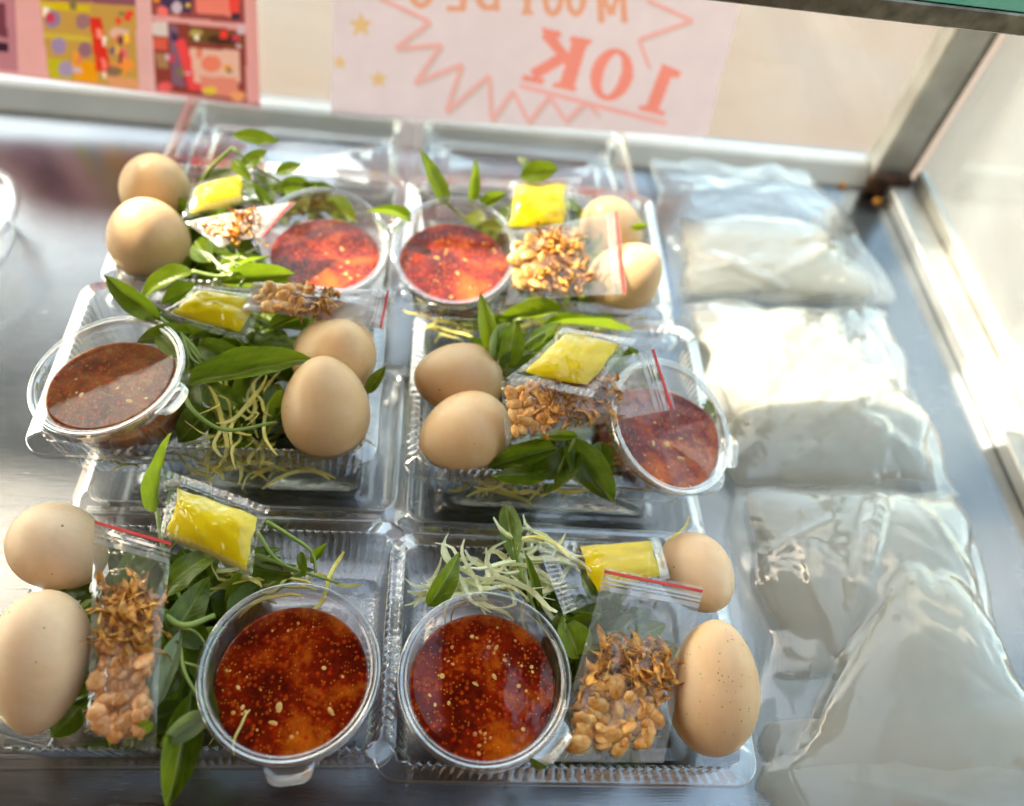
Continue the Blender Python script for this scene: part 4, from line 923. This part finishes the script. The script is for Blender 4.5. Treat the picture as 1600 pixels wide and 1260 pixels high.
def shreds(regions, kind, label, seed):
    """regions: (px, py, z, spread x px, spread y px, z spread, count, mean direction deg, scatter deg, scale)"""
    r = random.Random(seed)
    t = thing('shredded_mango', label, 'shredded mango', tuple(at(*regions[0][:3])), 'piles of shredded green mango')
    for px, py, z, sx, sy, sz, cnt, dm, ds, sc_ in regions:
        for k in range(cnt):
            p = at(px+r.uniform(-1, 1)*sx, py+r.uniform(-1, 1)*sy, z+r.uniform(-1, 1)*sz)
            a = math.radians(dm+r.uniform(-1, 1)*ds); d = Vector((math.cos(a), math.sin(a), r.uniform(-.35, .35))).normalized()
            y = Vector((0, 0, 1)).cross(d).normalized(); zz_ = d.cross(y); q = r.uniform(-.8, .8)
            y2 = y*math.cos(q)+zz_*math.sin(q); z2 = d.cross(y2); s = sc_*r.uniform(.75, 1.2)
            Mx = (Matrix((d, y2, z2)).transposed()*s).to_4x4(); Mx.translation = Vector(p)
            inst('mango_strip', r.choice(STRIP[kind]), t, Mx)
    return t
shreds([(440, 905, 3.6, 90, 22, .7, 12, 0, 60, .7), (270, 1120, 2.2, 100, 16, .5, 14, 10, 40, .65), (430, 1140, 2.2, 50, 10, .4, 6, 0, 40, .6), (370, 1130, 5.2, 3, 12, .2, 1, 75, 5, .35)], 'mango_yellow', 'shredded mango around the base of the front left box', 21)
shreds([(775, 905, 4.6, 75, 25, .8, 26, 10, 80, .85), (700, 925, 4.2, 30, 15, .5, 8, 20, 40, .6), (840, 870, 4.8, 40, 25, .5, 8, -40, 50, .8)], 'mango_pale', 'pale shredded mango behind the red sauce cup in the front right box', 22)
shreds([(930, 1155, 2.6, 50, 10, .4, 12, 0, 25, .65), (860, 840, 6.0, 8, 4, .1, 1, -35, 4, .6), (1065, 832, 5.6, 5, 3, .1, 1, 35, 4, .45)], 'mango_yellow', 'yellow mango shreds at the foot of the front right zip bag', 23)
shreds([(368, 655, 5.2, 38, 35, .7, 22, 95, 40, .75), (370, 718, 3.2, 100, 14, .5, 20, 5, 40, .75), (200, 715, 3.0, 40, 8, .3, 9, 0, 25, .65), (370, 690, 4.2, 40, 20, .6, 10, 80, 40, .8)], 'mango_yellow', 'yellow mango shreds under the broad leaf of the middle left box', 24)
shreds([(830, 750, 3.4, 95, 14, .6, 34, 5, 30, .75), (880, 545, 7.2, 50, 20, .5, 6, 40, 60, .6)], 'mango_yellow', 'flattened mango shreds against the front wall of the middle right box', 25)
shreds([(368, 412, 7.2, 25, 14, .4, 8, 30, 80, .5), (420, 458, 3.6, 110, 10, .5, 14, 0, 40, .8)], 'mango_pale', 'mango shreds among the bright leaves of the back left box', 26)
shreds([(820, 508, 4.2, 150, 10, .6, 22, 0, 35, .8)], 'mango_yellow', 'mango shreds behind the front wall of the back right box', 27)
# beds of leaves that fill the boxes under the rest
for key, where in (('A', 'front left'), ('B', 'front right'), ('C', 'middle left'), ('D', 'middle right'), ('E', 'back left'), ('F', 'back right')):
    c, zb_ = BOX[key]; r = random.Random(ord(key))
    t = thing('herb_bed', 'bed of tangled dark herb leaves at the bottom of the %s box' % where, 'herb leaves', tuple(c+np.array([0, 0, .4])), 'beds of herb leaves in the boxes')
    lo, hi = {'A': (-.72, .25), 'B': (-.1, .55), 'C': (-.45, .7), 'D': (-.75, .6), 'E': (-.75, .5), 'F': (-.5, .75)}[key]
    for k in range(130 if key != 'B' else 60):
        p = Vector((c[0]+r.uniform(lo, hi)*BW*.43, c[1]+r.uniform(-.8, .8)*BD*.4, zb_+r.uniform(.7, 4.0)))
        a = r.uniform(0, 6.28); q = p+Vector((math.cos(a), math.sin(a), r.uniform(-.15, .3)))*r.uniform(2.0, 3.4)
        q.x = min(c[0]+BW*.42, max(c[0]-BW*.42, q.x)); q.y = min(c[1]+BD*.38, max(c[1]-BD*.38, q.y)); q.z = max(q.z, zb_+.5)
        if any(min((w_.xy-c_.xy).length for w_ in (p, q, (p+q)/2, p*.25+q*.75, p*.75+q*.25)) < 3.9 for c_ in CUPS): continue
        put_leaf(t, p, q, r.uniform(1.0, 1.9), r.choice(['leaf', 'leaf', 'leaf_bright']), r, .3)

# ------------------------------------------------------------------ poly bags of rice paper on the right
def fold_fn(seed, n, wid, amp):
    r = random.Random(seed); LN = []
    for k in range(n):
        a = r.uniform(0, math.pi); LN.append((math.cos(a), math.sin(a), r.uniform(-.2, 1.2)*math.cos(a)+r.uniform(-.2, 1.2)*math.sin(a), amp*r.uniform(-.5, 1), wid*r.uniform(.5, 1.6), r.random(), r.random(), r.uniform(.15, .5)))
    def h(u, v):
        s = 0
        for c, d, o, A, w, cu, cv, ex in LN:
            t = abs(c*u+d*v-o); fall = math.exp(-((u-cu)**2+(v-cv)**2)/ex**2); s += A*math.exp(-t/w)*fall
        return s
    return h
def poly_sheet(C, n, m, mound, seed, folds, amp, edge=.06, wav=.05, crump=.0, wid=.018):
    h = fold_fn(seed, folds, wid, amp); V = []
    for j in range(m+1):
        for i in range(n+1):
            u, v = i/n, j/m
            uu = u+edge*noise.noise(Vector((v*3, seed, u)))*(2*u-1); vv = v+edge*noise.noise(Vector((u*3, seed+5, v)))*(2*v-1)
            p = bil(C, uu, vv)
            e = (math.sin(math.pi*u)*math.sin(math.pi*v))**.45 if 0 < u < 1 and 0 < v < 1 else 0
            q = Vector((u*3.2+seed, v*3.2, seed*.3)); rid = (1-abs(noise.noise(q))*2.2)+.5*(1-abs(noise.noise(q*2.3))*2.2)+.2*(1-abs(noise.noise(q*5.1))*2.2)
            z = mound*e + crump*rid*(.3+.7*e) + h(u, v)*(.25+.75*e) + wav*noise.fractal(Vector((u*4+seed, v*4, 2)), 1, 2, 3)
            V.append((p[0], p[1], max(.05, p[2]+z)))
    F = [(j*(n+1)+i, j*(n+1)+i+1, (j+1)*(n+1)+i+1, (j+1)*(n+1)+i) for j in range(m) for i in range(n)]
    return V, F
def poly_bag(corners, mound, seed, papers, label, folds=44, amp=.8, wid=.018, crump=.16, soft=1.0):
    C = px3(corners)
    t = thing('plastic_bag', label, 'plastic bag', tuple((C[2]+C[3])/2), 'clear bags of rice paper')
    allp = []
    for k, (P, z, mo) in enumerate(papers):
        Q = px3([(a, b, z+dz) for a, b, dz in P])
        V, F = poly_sheet(Q, 44, 44, mo, seed*3+k, int(6+14*soft), .5*soft+.25, .09, .05*soft, .10*soft, .02); part('rice_paper', V, F, M['rice'], t); allp.append(np.array(V))
    allp = np.concatenate(allp)
    V, F = poly_sheet(C, 110, 110, mound*.55, seed, folds, amp*.75, edge=.13, crump=crump, wid=wid); V = np.array(V)
    # the film lies on what it covers: lift it to the paper below, softened over a small radius
    low = np.full(len(V), -1.0)
    for a in range(0, len(V), 400):
        d2 = ((V[a:a+400, None, :2]-allp[None, :, :2])**2).sum(-1)
        low[a:a+400] = np.where(d2 < .45**2, allp[None, :, 2], -1).max(1)
    g = low.reshape(111, 111)
    for _ in range(3):
        gp = np.pad(g, 1, mode='edge'); g = np.maximum(g, (gp[:-2, 1:-1]+gp[2:, 1:-1]+gp[1:-1, :-2]+gp[1:-1, 2:])/4)
    V[:, 2] = np.where(g.ravel()+.12 > V[:, 2], g.ravel()+.12+.35*np.clip(V[:, 2], 0, 1)*.25, V[:, 2])
    part('film', V, F, M['bag'], t)
    Cb = [np.array([c[0], c[1], .06]) for c in C]
    V, F = poly_sheet(Cb, 12, 12, .03, seed+1, 2, .02, .03, .01); part('film_underside', V, F, M['bag'], t)
    return t
poly_bag([(1150, 762, .5), (1492, 770, .5), (1680, 1300, .4), (1188, 1300, .4)], 2.3, 35,
         [([(1168, 772, 0), (1485, 785, .2), (1540, 1060, .3), (1215, 1050, 0)], .4, 1.7), ([(1405, 890, 1.3), (1490, 915, 1.1), (1690, 1240, .2), (1230, 1210, .2)], .7, 1.3), ([(1200, 1130, 0), (1640, 1110, .2), (1690, 1300, 0), (1192, 1298, 0)], .3, 1.2)],
         'nearest clear plastic bag of folded rice paper at the lower right', 30, .55, .03, .08, .45)
poly_bag([(1065, 475, .6), (1385, 490, .6), (1500, 775, .4), (1150, 768, .5)], 2.8, 32,
         [([(1080, 485, .2), (1300, 495, .6), (1350, 650, .6), (1110, 660, .2)], .8, 1.5), ([(1140, 590, .3), (1395, 580, .6), (1455, 755, 0), (1150, 758, 0)], .6, 1.6)],
         'sunlit plastic bag of rice paper in the middle of the right side')
poly_bag([(1015, 240, .6), (1270, 258, .6), (1400, 470, .4), (1062, 462, .5)], 1.8, 33,
         [([(1065, 340, .2), (1280, 350, .4), (1360, 464, 0), (1075, 460, 0)], .5, 1.1)],
         'farthest plastic bag lying flat near the corner post', 20, .4)

# ------------------------------------------------------------------ clear tub cut by the left picture edge
p = at(-128, 325, 3.2)
t = thing('plastic_tub', 'rim of a round clear plastic tub at the left picture edge', 'tub', (p[0], p[1], .03))
v, f = lathe([(0, .1), (4.0, .1), (4.3, .15), (4.6, 1.0), (5.0, 2.9), (5.05, 3.1), (5.3, 3.16), (5.36, 3.0), (5.36, 2.7)], 80)
part('tub_body', [(x+p[0], y+p[1], z+.03) for x, y, z in v], f, M['cup'], t)
v, f = lathe([(5.46, 2.8), (5.46, 3.15), (5.36, 3.3), (5.2, 3.32), (5.1, 3.2), (4.95, 3.05), (0, 3.05)], 80)
part('tub_lid', [(x+p[0], y+p[1], z+.03) for x, y, z in v], f, M['lid'], t)
